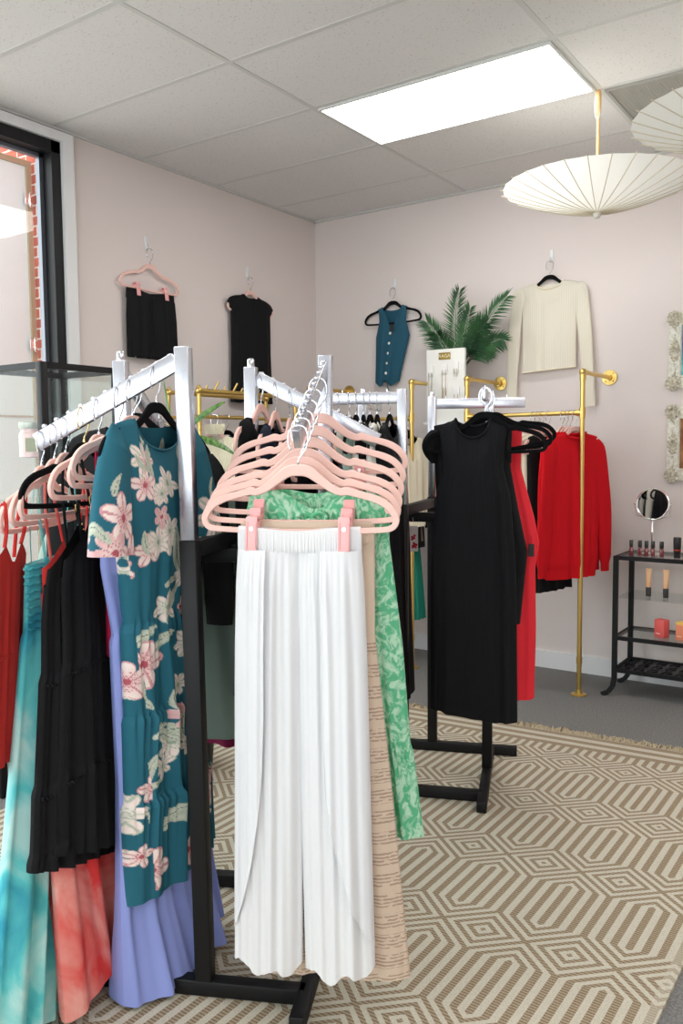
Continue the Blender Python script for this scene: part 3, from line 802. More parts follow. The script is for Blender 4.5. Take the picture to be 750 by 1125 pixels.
# 3 crimson slip dress
xd = rotv(A.n, -6); P = pt(.17)
hang('pink', P, xd, 'pink velvet hanger of the narrow crimson dress', hA1)
d = strappy('dress', M['crimson'], [(-.30, .09, .018), (-.5, .10, .02), (-.66, .105, .025)], -.30, .08, .07, -.38, 12, fold=(.001, .008), freq=5, xo=[(-.3, .01), (-.66, .025)])
place(d, P, xd, 'narrow crimson strappy dress between the black dresses and the periwinkle one', 'dress', gA1)

# 4, 5 black tiered strappy dresses
def black_dress(seed, sh):
    d = strappy('dress', M['blackcloth'], [(-.28, .16, .02), (-.42, .185, .026), (-.62, .19, .028), (-.64, .20, .03), (-.87, .225, .033), (-.89, .235, .036), (-1.02, .245, .04), (-1.04, .255, .043), (-1.13, .26, .045)],
                -.28, .16, .10, -.40, seed, fold=(.002, .016), freq=8, xo=[(-.28, 0), (-.5, sh*.6), (-1.13, sh)], tiers=((-.63, .003, 20), (-.88, .005, 24), (-1.03, .006, 26)), hem_slope=-.30, nx=130, nz=110)
    # raised braid along the neckline and at the waist
    for s in (-1, 1):
        pts = []
        for i in range(18):
            a = .45*i/17; pts.append((s*a*.175, -.020 - .006*math.sqrt(1-a*a), -.28 - .16*(1-a/.45) - .004))
        mb = MB()
        for q in pts: mb.ball(q, .0055, 8)
        mb.build('neckline_braid', M['blackcloth'], d)
    for zb, w, dd in ((-.63, .195, .031), (-.88, .23, .037)):
        mb = MB()
        for i in range(46):
            u = -.97 + 1.94*i/45
            mb.ball((u*w + sh*(.75 if zb > -.7 else .9), -dd*math.sqrt(1-abs(u)**2.6) - .005, zb - .01 + .006*math.sin(u*9)), .0045, 6)
        mb.build('waist_braid', M['blackcloth'], d)
    # metal rings and studs on the straps
    for s in (-1, 1):
        mb = MB(); c = (s*.082, -.021, -.245)
        mb.tube([(c[0] + .011*math.cos(t), c[1], c[2] + .011*math.sin(t)) for t in np.linspace(0, 2*PI, 15)[:-1]], .0022, 6, closed=True)
        mb.build('strap_ring', M['goldwire'], d)
        mb = MB()
        for i in range(9): mb.ball((s*(.080 - .006*i), -.030, -.285 - .013*i), .0032, 6)
        o = mb.build('strap_studs', M['goldwire'], d)
    return d
xd = rotv(A.n, -4); P = pt(.225)
hang('pink', P, xd, 'pink velvet hanger of the black tiered dress nearer the post', hA1)
place(black_dress(21, -.01), P, xd, 'black tiered strappy dress nearer the post, beside the crimson dress', 'dress', gA1)
xd = rotv(A.n, -13); P = pt(.265)
hang('black', P, xd, 'black velvet hanger with a gold coloured hook poking out by the window', hA1, 'goldwire')
place(black_dress(23, -.055), P, rotv(A.n, -2), 'black tiered strappy dress nearer the window, with studded crossed straps', 'dress', gA1)

# 6 coral tie-dye maxi
xd = rotv(A.n, 0); P = pt(.315)
hang('pink', P, xd, 'pink velvet hanger of the coral tie-dye dress', hA1)
d = strappy('dress', M['coral'], [(-.30, .14, .02), (-.6, .15, .028), (-1.0, .19, .04), (-1.375, .225, .06)], -.30, .08, .06, -.40, 31, fold=(.002, .024), freq=6, hem_slope=.36, shear=.045, xo=[(-.3, 0), (-.8, -.02), (-1.375, .025)], nx=100)
place(d, P, xd, 'coral red tie-dye maxi dress showing below the black dresses', 'dress', gA1)

# 7 turquoise tie-dye maxi with smocked tube top
xd = rotv(A.n, 2); P = pt(.346)
hang('pink', P, xd, 'pink velvet hanger of the turquoise tie-dye dress', hA1)
g = G([(-.335, .166, .022), (-.50, .17, .025), (-.52, .176, .028), (-.85, .18, .036), (-1.2, .19, .042), (-1.455, .20, .046)], top='flat', shear=-.03, fold=(.002, .022), freq=6, seed=37, xo=[(-.5, 0), (-1.0, -.08), (-1.455, -.15)], tiers=((-.51, .005, 16),), nx=110, nz=90)
d = g.mesh('dress', M['turq'])
for s in (-1, 1):
    for k in (0, .008): strap(d, M['turq'], [(s*(.10+k), -.02, -.337), (s*(.10+k), -.008, -.24), (s*.100, 0, -.132), (s*.1, .02, -.25), (s*.1, .02, -.337)], .0014)
mb = MB()
for i in range(9):
    z = -.345 - .018*i
    mb.tube([(.168*math.cos(t), .025*math.sin(t), z + .002*math.sin(20*t)) for t in np.linspace(0, 2*PI, 60)[:-1]], .0035, 5, closed=True)
mb.build('smocking', M['turq'], d)
place(d, P, xd, 'turquoise tie-dye maxi dress with a smocked top at the left edge', 'dress', gA1)

# 8 red dress at the arm's end
xd = rotv(A.n, 4); P = pt(.382)
hang('pink', P, xd, 'pink velvet hanger at the outer end of the slanted arm', hA1)
g = G([(-.262, .085, .012), (-.50, .085, .014), (-.52, .095, .016), (-.78, .115, .02)], top='flat', topz=vtop(-.262, .05, .04, -.30), fold=(.001, .008), freq=4, shear=-.06, seed=41, xo=[(-.26, -.185), (-.78, -.215)])
d = g.mesh('dress', M['rust'])
for x0_, x1_ in ((-.225, -.206), (-.145, -.10)): strap(d, M['rust'], [(x0_, -.008, -.268), ((x0_+x1_)/2, -.010, -.22), (x1_, -.001, zs(x1_)+.004), ((x0_+x1_)/2, .010, -.22), (x0_, .010, -.30)], .0045)
strap(d, M['rust'], [(-.27, .010, -.52), (-.24, .004, -.523), (-.14, .004, -.523), (-.11, .010, -.52)], .006, 'waist_seam')
place(d, P, xd, 'red sleeveless crepe dress at the outer end of the arm, by the window', 'dress', gA1)

# ================================================================== rack A, arm towards the viewer
gA2 = 'bottoms clipped on the arm towards the viewer'
hA2 = 'pink clip hangers on the arm towards the viewer'
pt = lambda q: A.armpt('right', q)
# white wide-leg trousers
P = pt(.378); xd = rotv(A.u, -1)
hang('pinkclip', P, xd, 'frontmost pink clip hanger, holding the white trousers', hA2)
t = empty('trousers', (0, 0, 0))
place(t, P, xd, 'white wide-leg trousers with an elastic waist hanging in front of all the rest', 'trousers', gA2)
wb = G([(-.226, .142, .012), (-.232, .146, .017), (-.28, .146, .018), (-.287, .144, .016)], top='flat', fold=(.0024, .0024), freq=46, seed=3, nx=340, nz=14, drift=0, sharp=.8)
wb.topz = lambda u, side: -.226 - .010*np.exp(-((u+.05)/.6)**2)
o = wb.mesh('waistband', M['whitecloth'], t); o['label'] = 'gathered elastic waistband'
def leg(s):
    xo = [(-.28, s*.071), (-.5, s*.0765), (-.9, s*.081), (-1.3, s*.088)]
    g = G([(-.281, .0745, .016), (-.36, .078, .026), (-.6, .081, .030), (-.9, .083, .034), (-1.28, .084, .038)], top='flat', xo=xo, fold=(.0022, .0062), freq=5, seed=50+s, nx=150, nz=100,
          tiers=((-.283, .0026, 13),), sharp=1.0, drift=.3, hem_slope=.0)
    g.hemfun = lambda u, side: (.020*np.abs(u+.2*s) + .010*np.sin(7*u) - (.012 if side == 0 else 0))
    return g
for s in (-1, 1):
    g = leg(s); g.mesh('leg', M['whitecloth'], t)
    # tulip overlay: outer front panel with a curved edge
    curve = [(.20, -1.21), (.172, -1.205), (.155, -1.17), (.135, -1.11), (.115, -1.02), (.10, -.92), (.09, -.80), (.085, -.66)] if s < 0 else [(.22, -1.235), (.185, -1.228), (.165, -1.20), (.14, -1.16), (.11, -1.07), (.085, -.96), (.068, -.86), (.062, -.70)]
    cx, cz = [c[0] for c in curve][::-1], [c[1] for c in curve][::-1]
    ue = ((cx[0] - .083)/.083); lo, hi = (-1, -ue) if s < 0 else (ue, 1)
    def hem(u, s=s, cx=cx, cz=cz): return np.interp(np.abs(s*.0835 + u*.083), cx, cz)
    sv = g.hemfun; g.hemfun = None; g.nz = 90
    vs, fs = [], []
    for off in (.011, .009):
        x, y, z = g.grid(0, lo, hi, 90, off, hem); k = len(vs); nz_, nx_ = x.shape
        vs += list(zip(x.ravel().tolist(), y.ravel().tolist(), z.ravel().tolist())); idx = np.arange(nz_*nx_).reshape(nz_, nx_) + k
        fs += np.stack([idx[:-1, :-1], idx[:-1, 1:], idx[1:, 1:], idx[1:, :-1]], -1).reshape(-1, 4).tolist()
    o = MB().add(vs, fs).build('overlay_panel', M['whitecloth'], t, angle=80); o['label'] = 'curved tulip front panel'
    ed = []
    x, y, z = g.grid(0, lo, hi, 90, .012, hem)
    ec = list(zip(x[-1], y[-1], z[-1])); cc = 0 if s > 0 else -1
    vert = list(zip(x[::3, cc], y[::3, cc], z[::3, cc]))
    MB().tube(ec + vert[::-1] if s < 0 else vert + ec, .0012, 5).build('panel_hem', M['whitecloth'], o)

# beige trousers with broken-line print
P = pt(.342); xd = rotv(A.u, .5)
hang('pinkclip', P, xd, 'second pink clip hanger, holding the beige printed trousers', hA2)
t = empty('trousers', (0, 0, 0)); place(t, P, xd, 'beige wide trousers with printed lines, behind the white trousers', 'trousers', gA2)
G([(-.235, .16, .012), (-.29, .158, .014)], top='flat', xo=[(-.2, .012), (-.3, .012)], fold=(.001, .002), freq=20, seed=5, nx=120, nz=8).mesh('waistband', M['beige'], t)
for s in (-1, 1):
    g = G([(-.288, .081, .013), (-.5, .080, .018), (-.9, .093, .024), (-1.335, .104, .030)], shear=-.012, top='flat', xo=[(-.28, s*.078+.012), (-.5, s*.076+.014), (-.9, s*.088+.03), (-1.335, s*.098+.048)], fold=(.001, .009), freq=4, seed=60+s, nx=70)
    g.mesh('leg', M['beigeprint'], t)

# green printed dress
P = pt(.305); xd = rotv(A.u, 1)
hang('pinkclip', P, xd, 'third pink clip hanger, above the green printed dress', hA2)
g = G([(-.178, .15, .014), (-.24, .175, .018), (-.30, .155, .02), (-.55, .155, .026), (-.80, .16, .03), (-.82, .166, .033), (-1.035, .18, .036)], shear=-.05, xo=[(-.178, .02), (-.24, .03), (-.3, .045), (-.55, .075), (-1.035, .10)], top='flat', fold=(.003, .014), freq=7, seed=70, nx=170, nz=90, tiers=((-.25, .007, 22), (-.81, .008, 22)))
g.topz = lambda u, side: -.178 - .05*np.exp(-(u/.35)**2)*(1 if side == 0 else .3) - .02*np.abs(u)**3
d = g.mesh('dress', M['green'])
for s in (-1, 1):
    mb = MB(); mb.tube(smoothpath([(.02, -.024, -.245), (.02+s*.02, -.028, -.235), (.02+s*.036, -.028, -.247), (.02+s*.02, -.028, -.258), (.02, -.025, -.25)], 4), .0045, 6); mb.tube(smoothpath([(.02, -.026, -.25), (.02+s*.008, -.028, -.29), (.02+s*.014, -.028, -.34)], 4), .0035, 6)
    mb.build('tie', M['green'], d)
place(d, P, xd, 'mint green leaf-printed dress with a gathered neck and tiered hem', 'dress', gA2)
for q, w in ((.25, 'fourth'), (.19, 'fifth'), (.125, 'hindmost')):
    hang('pinkclip', pt(q), rotv(A.u, {.25: 1.5, .19: -1.5, .125: 1}[q]), w + ' pink clip hanger back along the arm towards the post', hA2)

# ================================================================== rack A, back arm (behind, running right) and far arm
gA3 = 'dark clothes on the back arm of the near rack'; hA3 = 'hangers on the back arm of the near rack'
pt = lambda q: A.armpt('back', q)
def simple_dress(mat, prof, seed, nw=.09, nf=.06, sl=None, name='dress', **k):
    g = G(prof, ws=prof[0][1], nw=nw, nf=nf, seed=seed, **k); d = g.mesh(name, M[mat])
    if sl:
        for s in (-1, 1): sleeve(d, M[mat], s, (s*(prof[0][1]-.012), zs(prof[0][1]) - .012), (s*sl[0], sl[1]), sl[2], sl[3], seed=seed+s, cuff=sl[4] if len(sl) > 4 else None)
    return d
BOD = lambda L, f=1.0: [(-.14, .19*f, .02), (-.3, .185*f, .04), (-.5, .175*f, .045), (-L, .20*f, .06)]
for q, mat, L, lab, i in ((.03, 'blackcloth', .95, 'black sleeveless dress hanging closest to the tall chrome post', 1), (.075, 'navy', .85, 'dark navy dress second along the back arm', 2), (.12, 'blackcloth', .9, 'black top third along the back arm', 3),
                          (.185, 'blackrib', .8, 'black ribbed dress fourth along the back arm', 4), (.25, 'navy', .75, 'navy top at the outer part of the back arm', 5)):
    xd = rotv(A.n, (-5, 0, 4, -3, 2)[i-1])
    hang('pink', pt(q), xd, 'pink velvet hanger of the ' + lab, hA3)
    place(simple_dress(mat, BOD(L), 80+i, fold=(.001, .014), freq=5, nw=.11), pt(q), xd, lab, 'dress', gA3)

gA4 = 'tops on the far arm of the near rack'; hA4 = 'hangers on the far arm of the near rack'
pt = lambda q: A.armpt('left', q)
for q, mat, prof, sl, lab, cat, name, i in (
        (.09, 'blackcloth', [(-.14, .225, .022), (-.3, .215, .035), (-.66, .19, .04)], (.255, -.70, .052, .04), 'black jacket whose sleeve shows beside the chrome post', 'jacket', 'jacket', 1),
        (.22, 'sage', [(-.14, .235, .022), (-.3, .24, .03), (-.60, .27, .035), (-1.02, .33, .04)], (.325, -.50, .06, .062), 'sage green tunic dress with wide sleeves behind the black jacket', 'dress', 'dress', 3),
        (.30, 'magenta', [(-.14, .225, .022), (-.3, .24, .03), (-1.03, .34, .04)], (.33, -.52, .06, .07), 'magenta dress peeping out below the sage green dress', 'dress', 'dress', 4)):
    xd = rotv(A.u, (-3, 2, 0, 2)[i-1])
    hang('pink' if i > 1 else 'black', pt(q), xd, ('pink' if i > 1 else 'black') + ' velvet hanger of the ' + lab.split(',')[0], hA4)
    place(simple_dress(mat, prof, 90+i, fold=(.001, .022), freq=5, sl=sl, name=name), pt(q), xd, lab, cat, gA4)

# ================================================================== rack B
gB2 = 'dresses on the near-facing arm of the far rack'; hB2 = 'hangers on the near-facing arm of the far rack'
pt = lambda q: B.armpt('right', q)
P = pt(.33); xd = rotv(B.u, 0)
hang('black', P, xd, 'black velvet hanger inside the long black ribbed dress', hB2)
g = G([(-.135, .128, .02), (-.20, .120, .035), (-.30, .113, .045), (-.40, .140, .05), (-.70, .163, .055), (-1.25, .168, .06)], ws=.128, nw=.066, nf=.075, nb=.03, xo=[(-.1, -.045), (-1.25, -.04)], fold=(.001, .010), freq=5, seed=101, hem_slope=-.12, nx=120)
d = g.mesh('dress', M['blackrib'])
MB().box((-.062, .005, -.195), (.05, .0015, .022)).build('label_patch', M['blacktag'], d, smooth=False)
mb = MB().box((-.066, .0035, -.195), (.026, .001, .006)).box((-.038, .0035, -.190), (.011, .001, .012)); o = mb.build('label_print', M['paper'], d, smooth=False); o['label'] = 'small white woven label'
mb = MB()
for sd, dep, yy in ((0, .075, -.022), (1, .03, .010)):
    mb.tube([(x - .045, yy*math.sqrt(max(0, 1-(x/.066)**2)) - .001, zs(.066) + .011 - dep*math.sqrt(max(0, 1-(x/.066)**2))) for x in np.linspace(-.066, .066, 21)], .0045, 6)
mb.build('neckline_rib', M['blackrib'], d)
place(d, P, xd, 'long black ribbed sleeveless dress facing the viewer on the far rack', 'dress', gB2)
P = pt(.275); xd = rotv(B.u, 2)
hang('black', P, xd, 'second black velvet hanger, of the puff-sleeved black dress', hB2)
d = simple_dress('blackcloth', [(-.14, .14, .02), (-.30, .145, .035), (-.45, .155, .04), (-.62, .17, .04), (-.9, .155, .045)], 103, nw=.08, xo=[(-.1, -.06), (-.3, -.05), (-.62, -.01), (-.9, -.02)], fold=(.001, .016), freq=6)
for s in (-1, 1):
    mb = MB(); vs = []
    for i in range(12):
        t = i/11; c = V3((s*(.14 + .012*math.sin(PI*t)*(1 if s < 0 else -1)) - .055, 0, -.15 - .13*t)); r = .014 + (.028 if s < 0 else .012)*math.sin(PI*min(1, t*1.05))**.7
        for k in range(24): vs.append(c + V3((r*.9*math.cos(2*PI*k/24)*(1 + .08*math.sin(9*2*PI*k/24)), r*math.sin(2*PI*k/24)*(1 + .08*math.sin(9*2*PI*k/24)), 0)))
    mb.add(vs, [(i*24+k, i*24+(k+1) % 24, (i+1)*24+(k+1) % 24, (i+1)*24+k) for i in range(11) for k in range(24)] + [tuple(range(24))[::-1], tuple(11*24+k for k in range(24))])
    mb.build('puff_sleeve', M['blackcloth'], d)
place(d, P, xd, 'black puff-sleeved dress just behind the long black ribbed dress', 'dress', gB2)
for q, a, rl, lab in ((.235, -3, -5.5, 'third black velvet hanger, empty, behind the two black dresses'), (.19, 2, -10, 'fourth black velvet hanger, empty, tilted in front of the red dress')):
    hang('black', pt(q), rotv(B.u, a), lab, hB2, roll=rl)
P = pt(.13); xd = rotv(B.u, -1)
hang('pink', P, xd, 'pink velvet hanger of the long red dress on the far rack', hB2)
d = simple_dress('coralred', [(-.13, .135, .02), (-.30, .130, .04), (-.50, .185, .05), (-.60, .205, .05), (-.70, .19, .05), (-.95, .195, .06), (-1.23, .19, .065)], 107, nw=.105, nf=.06, fold=(.001, .010), freq=4)
hang_tag(d, .175, -.05, -.60, .022, .05, 'blacktag')
place(d, P, xd, 'long coral red sleeveless dress half hidden behind the black ones', 'dress', gB2)

gB3 = 'clothes on the left arm of the far rack'; hB3 = 'hangers on the left arm of the far rack'
pt = lambda q: B.armpt('front', q)
for q, kind, mat, prof, lab, name, i in (
        (.05, 'black', 'blackcloth', [(-.13, .17, .02), (-.4, .185, .05), (-.9, .215, .06), (-1.22, .245, .07)], 'long black dress with a white hang tag beside the green printed dress', 'dress', 1),
        (.10, 'black', 'offwhite', BOD(.60), 'ivory blouse with a pointed collar, nearest the black dress with the tag', 'blouse', 2),
        (.128, 'black', 'blackcloth', BOD(.66), 'black blouse between the two ivory ones', 'blouse', 3),
        (.155, 'black', 'offwhite', BOD(.62), 'second ivory blouse with a pointed collar along the level arm', 'blouse', 4),
        (.185, 'black', 'sage', BOD(.64), 'grey green blouse in the middle of the level arm', 'blouse', 5),
        (.215, 'black', 'offwhite', BOD(.60), 'third ivory blouse along the level arm', 'blouse', 6),
        (.26, 'pink', 'navy', BOD(.70), 'navy blouse near the outer end of the level arm', 'blouse', 7)):
    xd = rotv(B.n, (-3, 2, -2, 4, 0, -4, 3, -2)[i-1])
    hang(kind, pt(q), xd, f'{kind} velvet hanger of the ' + lab.split(',')[0].split(' beside')[0], hB3)
    d = simple_dress(mat, prof, 110+i, fold=(.001, .014), freq=5, nw=.08, name=name)
    if mat == 'offwhite':
        for s in (-1, 1):
            mb = MB(); mb.add([(s*.075, -.014, -.118), (s*.012, -.030, -.165), (s*.062, -.034, -.205), (s*.088, -.022, -.135)], [(0, 1, 2, 3)])
            o = mb.build('collar_point', M[mat], d); sol = o.modifiers.new('thick', 'SOLIDIFY'); sol.thickness = .003
    if i == 1:
        tg = hang_tag(d, .205, -.055, -.545, .036, .108, 'paper', rz=R(-80), label='white hang tag printed with red flowers')
        Mx = Matrix.Rotation(R(-80), 3, 'Z'); mb = MB(); vsl = []
        for cx, cz, r in ((-.004, -.052, .009), (.003, -.042, .006), (.004, -.080, .010), (-.003, -.088, .007), (.008, -.09, .005)):
            ring = [Vector((.205, -.055, 0)) + Mx @ Vector((cx + r*math.cos(a)*(1 + .3*math.cos(3*a)), -.0011, cz + r*math.sin(a)*(1 + .3*math.cos(3*a)))) for a in np.linspace(0, 2*PI, 19)[:-1]]
            mb.add([p + Vector((0, 0, -.545)) for p in ring], [tuple(range(18))])
        mb.build('red_print', plain('red_ink', srgb(196, 40, 66), .7), tg, smooth=False)
    place(d, pt(q), xd, lab, 'dress' if i == 1 else 'blouse', gB3)

# ================================================================== gold pipe racks on the back wall
RYW, RZ, TZ = 4.63, 1.60, 1.825
def pipe_rack(x0, x1, label):
    t = empty('gold_pipe_rack', ((x0+x1)/2, BY, 0), 0, label, 'clothes rack', 'gold pipe racks on the back wall')
    L = lambda x, y, z: (x - (x0+x1)/2, y - BY, z)
    for x in (x0, x1):
        mb = MB(); mb.tube([L(x, RYW, .008), L(x, RYW, TZ)], .0135, 14)
        mb.lathe([(.018, -.03), (.0185, 0), (.018, .03)], L(x, RYW, RZ), 14).lathe([(.017, -.018), (.017, .018)], L(x, RYW, .20), 14)
        mb.build('upright_pipe', M['gold'], t)
        mb = MB(); mb.lathe([(.045, 0), (.045, .006), (.04, .009), (.02, .010), (.018, .03)], L(x, RYW, 0), 20); mb.build('foot_flange', M['gold'], t)
        mb = MB(); mb.tube([L(x, RYW+.02, TZ), L(x, BY-.012, TZ)], .0125, 14, ref=(0, 0, 1)); mb.ball(L(x, RYW, TZ), .021, 14)
        mb.lathe([(.0175, 0), (.0175, .035)], L(x, RYW, TZ-.045), 14).lathe([(.0175, 0), (.0175, .04)], L(x, RYW+.005, TZ), 14, Matrix.Rotation(R(-90), 3, 'X'))
        mb.build('wall_arm', M['gold'], t)
        f = MB().lathe([(.018, -.035), (.02, -.012), (.044, -.010), (.046, -.006), (.046, 0)], L(x, BY, TZ), 22, Matrix.Rotation(R(-90), 3, 'X')).build('wall_flange', M['gold'], t)
        for k in range(4):
            a = PI/4 + k*PI/2; MB().ball(L(x + .032*math.cos(a), BY-.011, TZ + .032*math.sin(a)), .005, 8).build('screw', M['gold'], f)
    mb = MB(); mb.tube([L(x0, RYW, RZ), L(x1, RYW, RZ)], .0125, 14, ref=(0, 0, 1))
    for x, s in ((x0, 1), (x1, -1)): mb.lathe([(.0175, 0), (.0175, .035)], L(x, RYW, RZ), 14, Matrix.Rotation(R(90*s), 3, 'Y'))
    mb.build('hanging_rail', M['gold'], t)
    return t
pipe_rack(-2.284, -1.577, 'gold pipe clothes rack holding the red sweatshirts, fixed to the back wall')
pipe_rack(-3.47, -2.669, 'gold pipe clothes rack behind the palm display, left along the back wall')
yv = V3((0, 1, 0)); RP = lambda x: (x, RYW, RZ + .0125)
gW = 'red sweatshirts on the gold rack'; hW = 'pink hangers on the gold rack'
for x, a, lab in ((-1.692, -7, 'hindmost of the four red sweatshirts, farthest from the gold upright'), (-1.668, -11, 'second red sweatshirt from the back of the row'), (-1.645, -16, 'red sweatshirt just behind the frontmost one'), (-1.618, -25, 'frontmost red sweatshirt, its sleeve right beside the gold upright')):
    xd = rotv(yv, a)
    hang('pink', RP(x), xd, 'pink hanger of the ' + lab.replace('the four ', ''), hW)
    g = G([(-.14, .175, .014), (-.25, .188, .024), (-.45, .192, .028), (-.86, .19, .030), (-.885, .178, .024), (-.94, .172, .024)], ws=.175, nw=.085, nf=.035, nb=.01, fold=(.001, .010), freq=4, seed=int(300 + x*1000))
    d = g.mesh('sweatshirt', M['red'])
    for s in (-1, 1):
        sleeve(d, M['red'], s, (s*.160, -.165), (s*.245, -.92), .060, .046, seed=int(x*100)+s, mid=(s*.235, -.36), cuff=.72, flat=.36)
    mb = MB(); mb.tube([(x_, (-.022 if k == 0 else .012)*math.sqrt(max(0, 1-(x_/.085)**2)), zs(.085) + .012 - (.035 if k == 0 else .01)*math.sqrt(max(0, 1-(x_/.085)**2))) for k in (0, 1) for x_ in (np.linspace(-.085, .085, 15) if k == 0 else np.linspace(.08, -.08, 13))], .007, 7, closed=True)
    mb.build('collar_rib', M['red'], d)
    place(d, RP(x), xd, lab, 'sweatshirt', gW)
gW2 = 'pale and dark clothes on the gold rack'
for x, mat, L_, lab, kind, i in ((-1.775, 'blackcloth', 1.02, 'narrow black dress right behind the red sweatshirts', 'pink', 1), (-1.812, 'cream', 1.0, 'cream dress nearest the red sweatshirts', 'pink', 2), (-1.84, 'beige', 1.02, 'beige dress between the two cream ones', 'pink', 3),
                                 (-1.868, 'cream', 1.0, 'cream dress farther along the rail from the red sweatshirts', 'pink', 4)):
    xd = rotv(yv, (-14, -12, -10, -8, -6, -4)[i-1])
    hang(kind, RP(x), xd, f'{kind} hanger of the ' + lab, hW)
    place(simple_dress(mat, BOD(L_), 130+i, fold=(.001, .016), freq=5), RP(x), xd, lab, 'dress', gW2)
gW3 = 'clothes on the left gold pipe rack'
for x, mat, prof, lab, cat, sl, rot, i in ((-2.70, 'cream', BOD(.70, .86), 'cream cardigan beside the gold upright, frontmost on its rack', 'cardigan', (.21, -.66, .05, .04), -8, 1), (-2.735, 'blackcloth', BOD(.84, .95), 'black jacket between the cream cardigan and the taupe jacket', 'jacket', (.235, -.72, .05, .042), -15, 2),
                                      (-2.77, 'taupe', BOD(.80), 'taupe brown jacket behind the black one on the left gold rack', 'jacket', (.25, -.70, .055, .045), -21, 3), (-2.82, 'emerald', [(-.14, .19, .02), (-.4, .19, .04), (-.8, .23, .05), (-1.33, .29, .06)], 'long emerald green pleated dress reaching almost to the carpet', 'dress', None, -17, 4)):
    xd = rotv(yv, rot)
    if i < 4: hang('black', RP(x), xd, 'black hanger of the ' + lab.split(' be')[0], 'hangers on the left gold pipe rack')
    else: hang('black', RP(x), xd, 'black hanger of the long emerald green dress', 'hangers on the left gold pipe rack')
    place(simple_dress(mat, prof, 140+i, fold=(.001, .018 if i < 4 else .026), freq=5 if i < 4 else 12, sl=sl, name=cat), RP(x), xd, lab, cat, gW3)

# ================================================================== freestanding gold rack by the left wall
t = empty('gold_garment_rack', (-3.46, 3.9, 0), 0, 'freestanding gold garment rack with pegs along its top by the left wall', 'clothes rack')
L = lambda x, y, z: (x + 3.46, y - 3.9, z)
YA, YB, XA, XB = 3.45, 4.32, -3.36, -3.60
for x, z in ((XA, 1.745), (XB, 1.745)):
    mb = MB(); mb.tube([L(x, YA, z), L(x, YB, z)], .0125, 12, ref=(0, 0, 1))
    mb.build('top_rail', M['gold'], t)
    for k in range(5):
        y = YA + .12 + k*.16; MB().tube([L(x, y, z), L(x+.03, y+.01, z+.055)], .006, 8).build('peg', M['gold'], t)
    for y, s in ((YA, -1), (YB, 1)):
        mb = MB(); mb.tube([L(x, y, z), L(x + (.06 if x == XA else -.05), y + s*.05, .01)], .0125, 12); mb.ball(L(x, y, z), .022, 12); mb.ball(L(x, y, z+.02), .012, 10); mb.build('leg', M['gold'], t)
MB().tube([L(XA, YA+.01, 1.60), L(XA, YB-.01, 1.60)], .011, 12, ref=(0, 0, 1)).build('hanging_rail', M['gold'], t)
for y in (YA, YB): MB().tube([L(XA, y, 1.60), L(XB, y, 1.60)], .010, 10, ref=(0, 0, 1)).build('end_bar', M['gold'], t)
xv = V3((1, 0, 0))
for y, mat, L_, lab, cat, i in ((3.57, 'knit', .56, 'chunky cream cable-knit sweater on the freestanding gold rack', 'sweater', 1), (3.67, 'slate', .62, 'slate blue shirt behind the cream cable-knit sweater', 'shirt', 2)):
    p = (XA, y, 1.611); xd = rotv(xv, (12, 6, 3, 5, 2, 0)[i-1])
    hang('black' if i > 1 else 'pink', p, xd, ('pink' if i == 1 else 'black') + ' hanger of the ' + lab, 'hangers on the freestanding gold rack')
    big = 1.12 if i == 1 else 1
    d = simple_dress(mat, [(-.12, .215*big, .03), (-.25, .225*big, .07 if i == 1 else .045), (-L_, .225*big, .08 if i == 1 else .05)], 150+i, fold=(.001, .014), freq=4, nw=.08, nf=.03, nb=.0, sl=(.30*big, -.58, .07 if i == 1 else .05, .05, .8), name=cat)
    if i == 1:
        mb = MB(); mb.lathe([(.062, -.11), (.070, -.085), (.072, -.06), (.066, -.052), (.060, -.06), (.058, -.10)], (0, 0, 0), 24, Matrix.Diagonal((.92, .6, 1))); mb.build('roll_collar', M['knit'], d)
    place(d, p, xd, lab, cat, 'clothes on the freestanding gold rack')

# ================================================================== clothes hung on the walls
def wall_hook(loc, rz, label):
    t = empty('wall_hook', loc, rz, label, 'hook', 'white adhesive hooks on the walls')
    MB().box((0, -.004, .0), (.026, .008, .075)).build('hook_plate', M['white'], t, smooth=False, bevel=.004)
    MB().tube(smoothpath([(0, -.006, -.012), (0, -.014, -.03), (0, -.026, -.036), (0, -.034, -.026), (0, -.035, -.014)], 5), .004, 8, ref=(1, 0, 0)).build('hook_arm', M['white'], t)
    return t
LH, BH = LX + .032, BY - .032
wall_hook((LX, 3.455, 2.612), R(90), 'white adhesive hook above the black shorts')
wall_hook((LX, 4.34, 2.590), R(90), 'white adhesive hook above the black cap-sleeved top')
wall_hook((-3.08, BY, 2.555), 0, 'white adhesive hook above the teal waistcoat')
wall_hook((-1.948, BY, 2.592), 0, 'white adhesive hook above the cream sweater')
gH = 'hangers on the wall hooks'
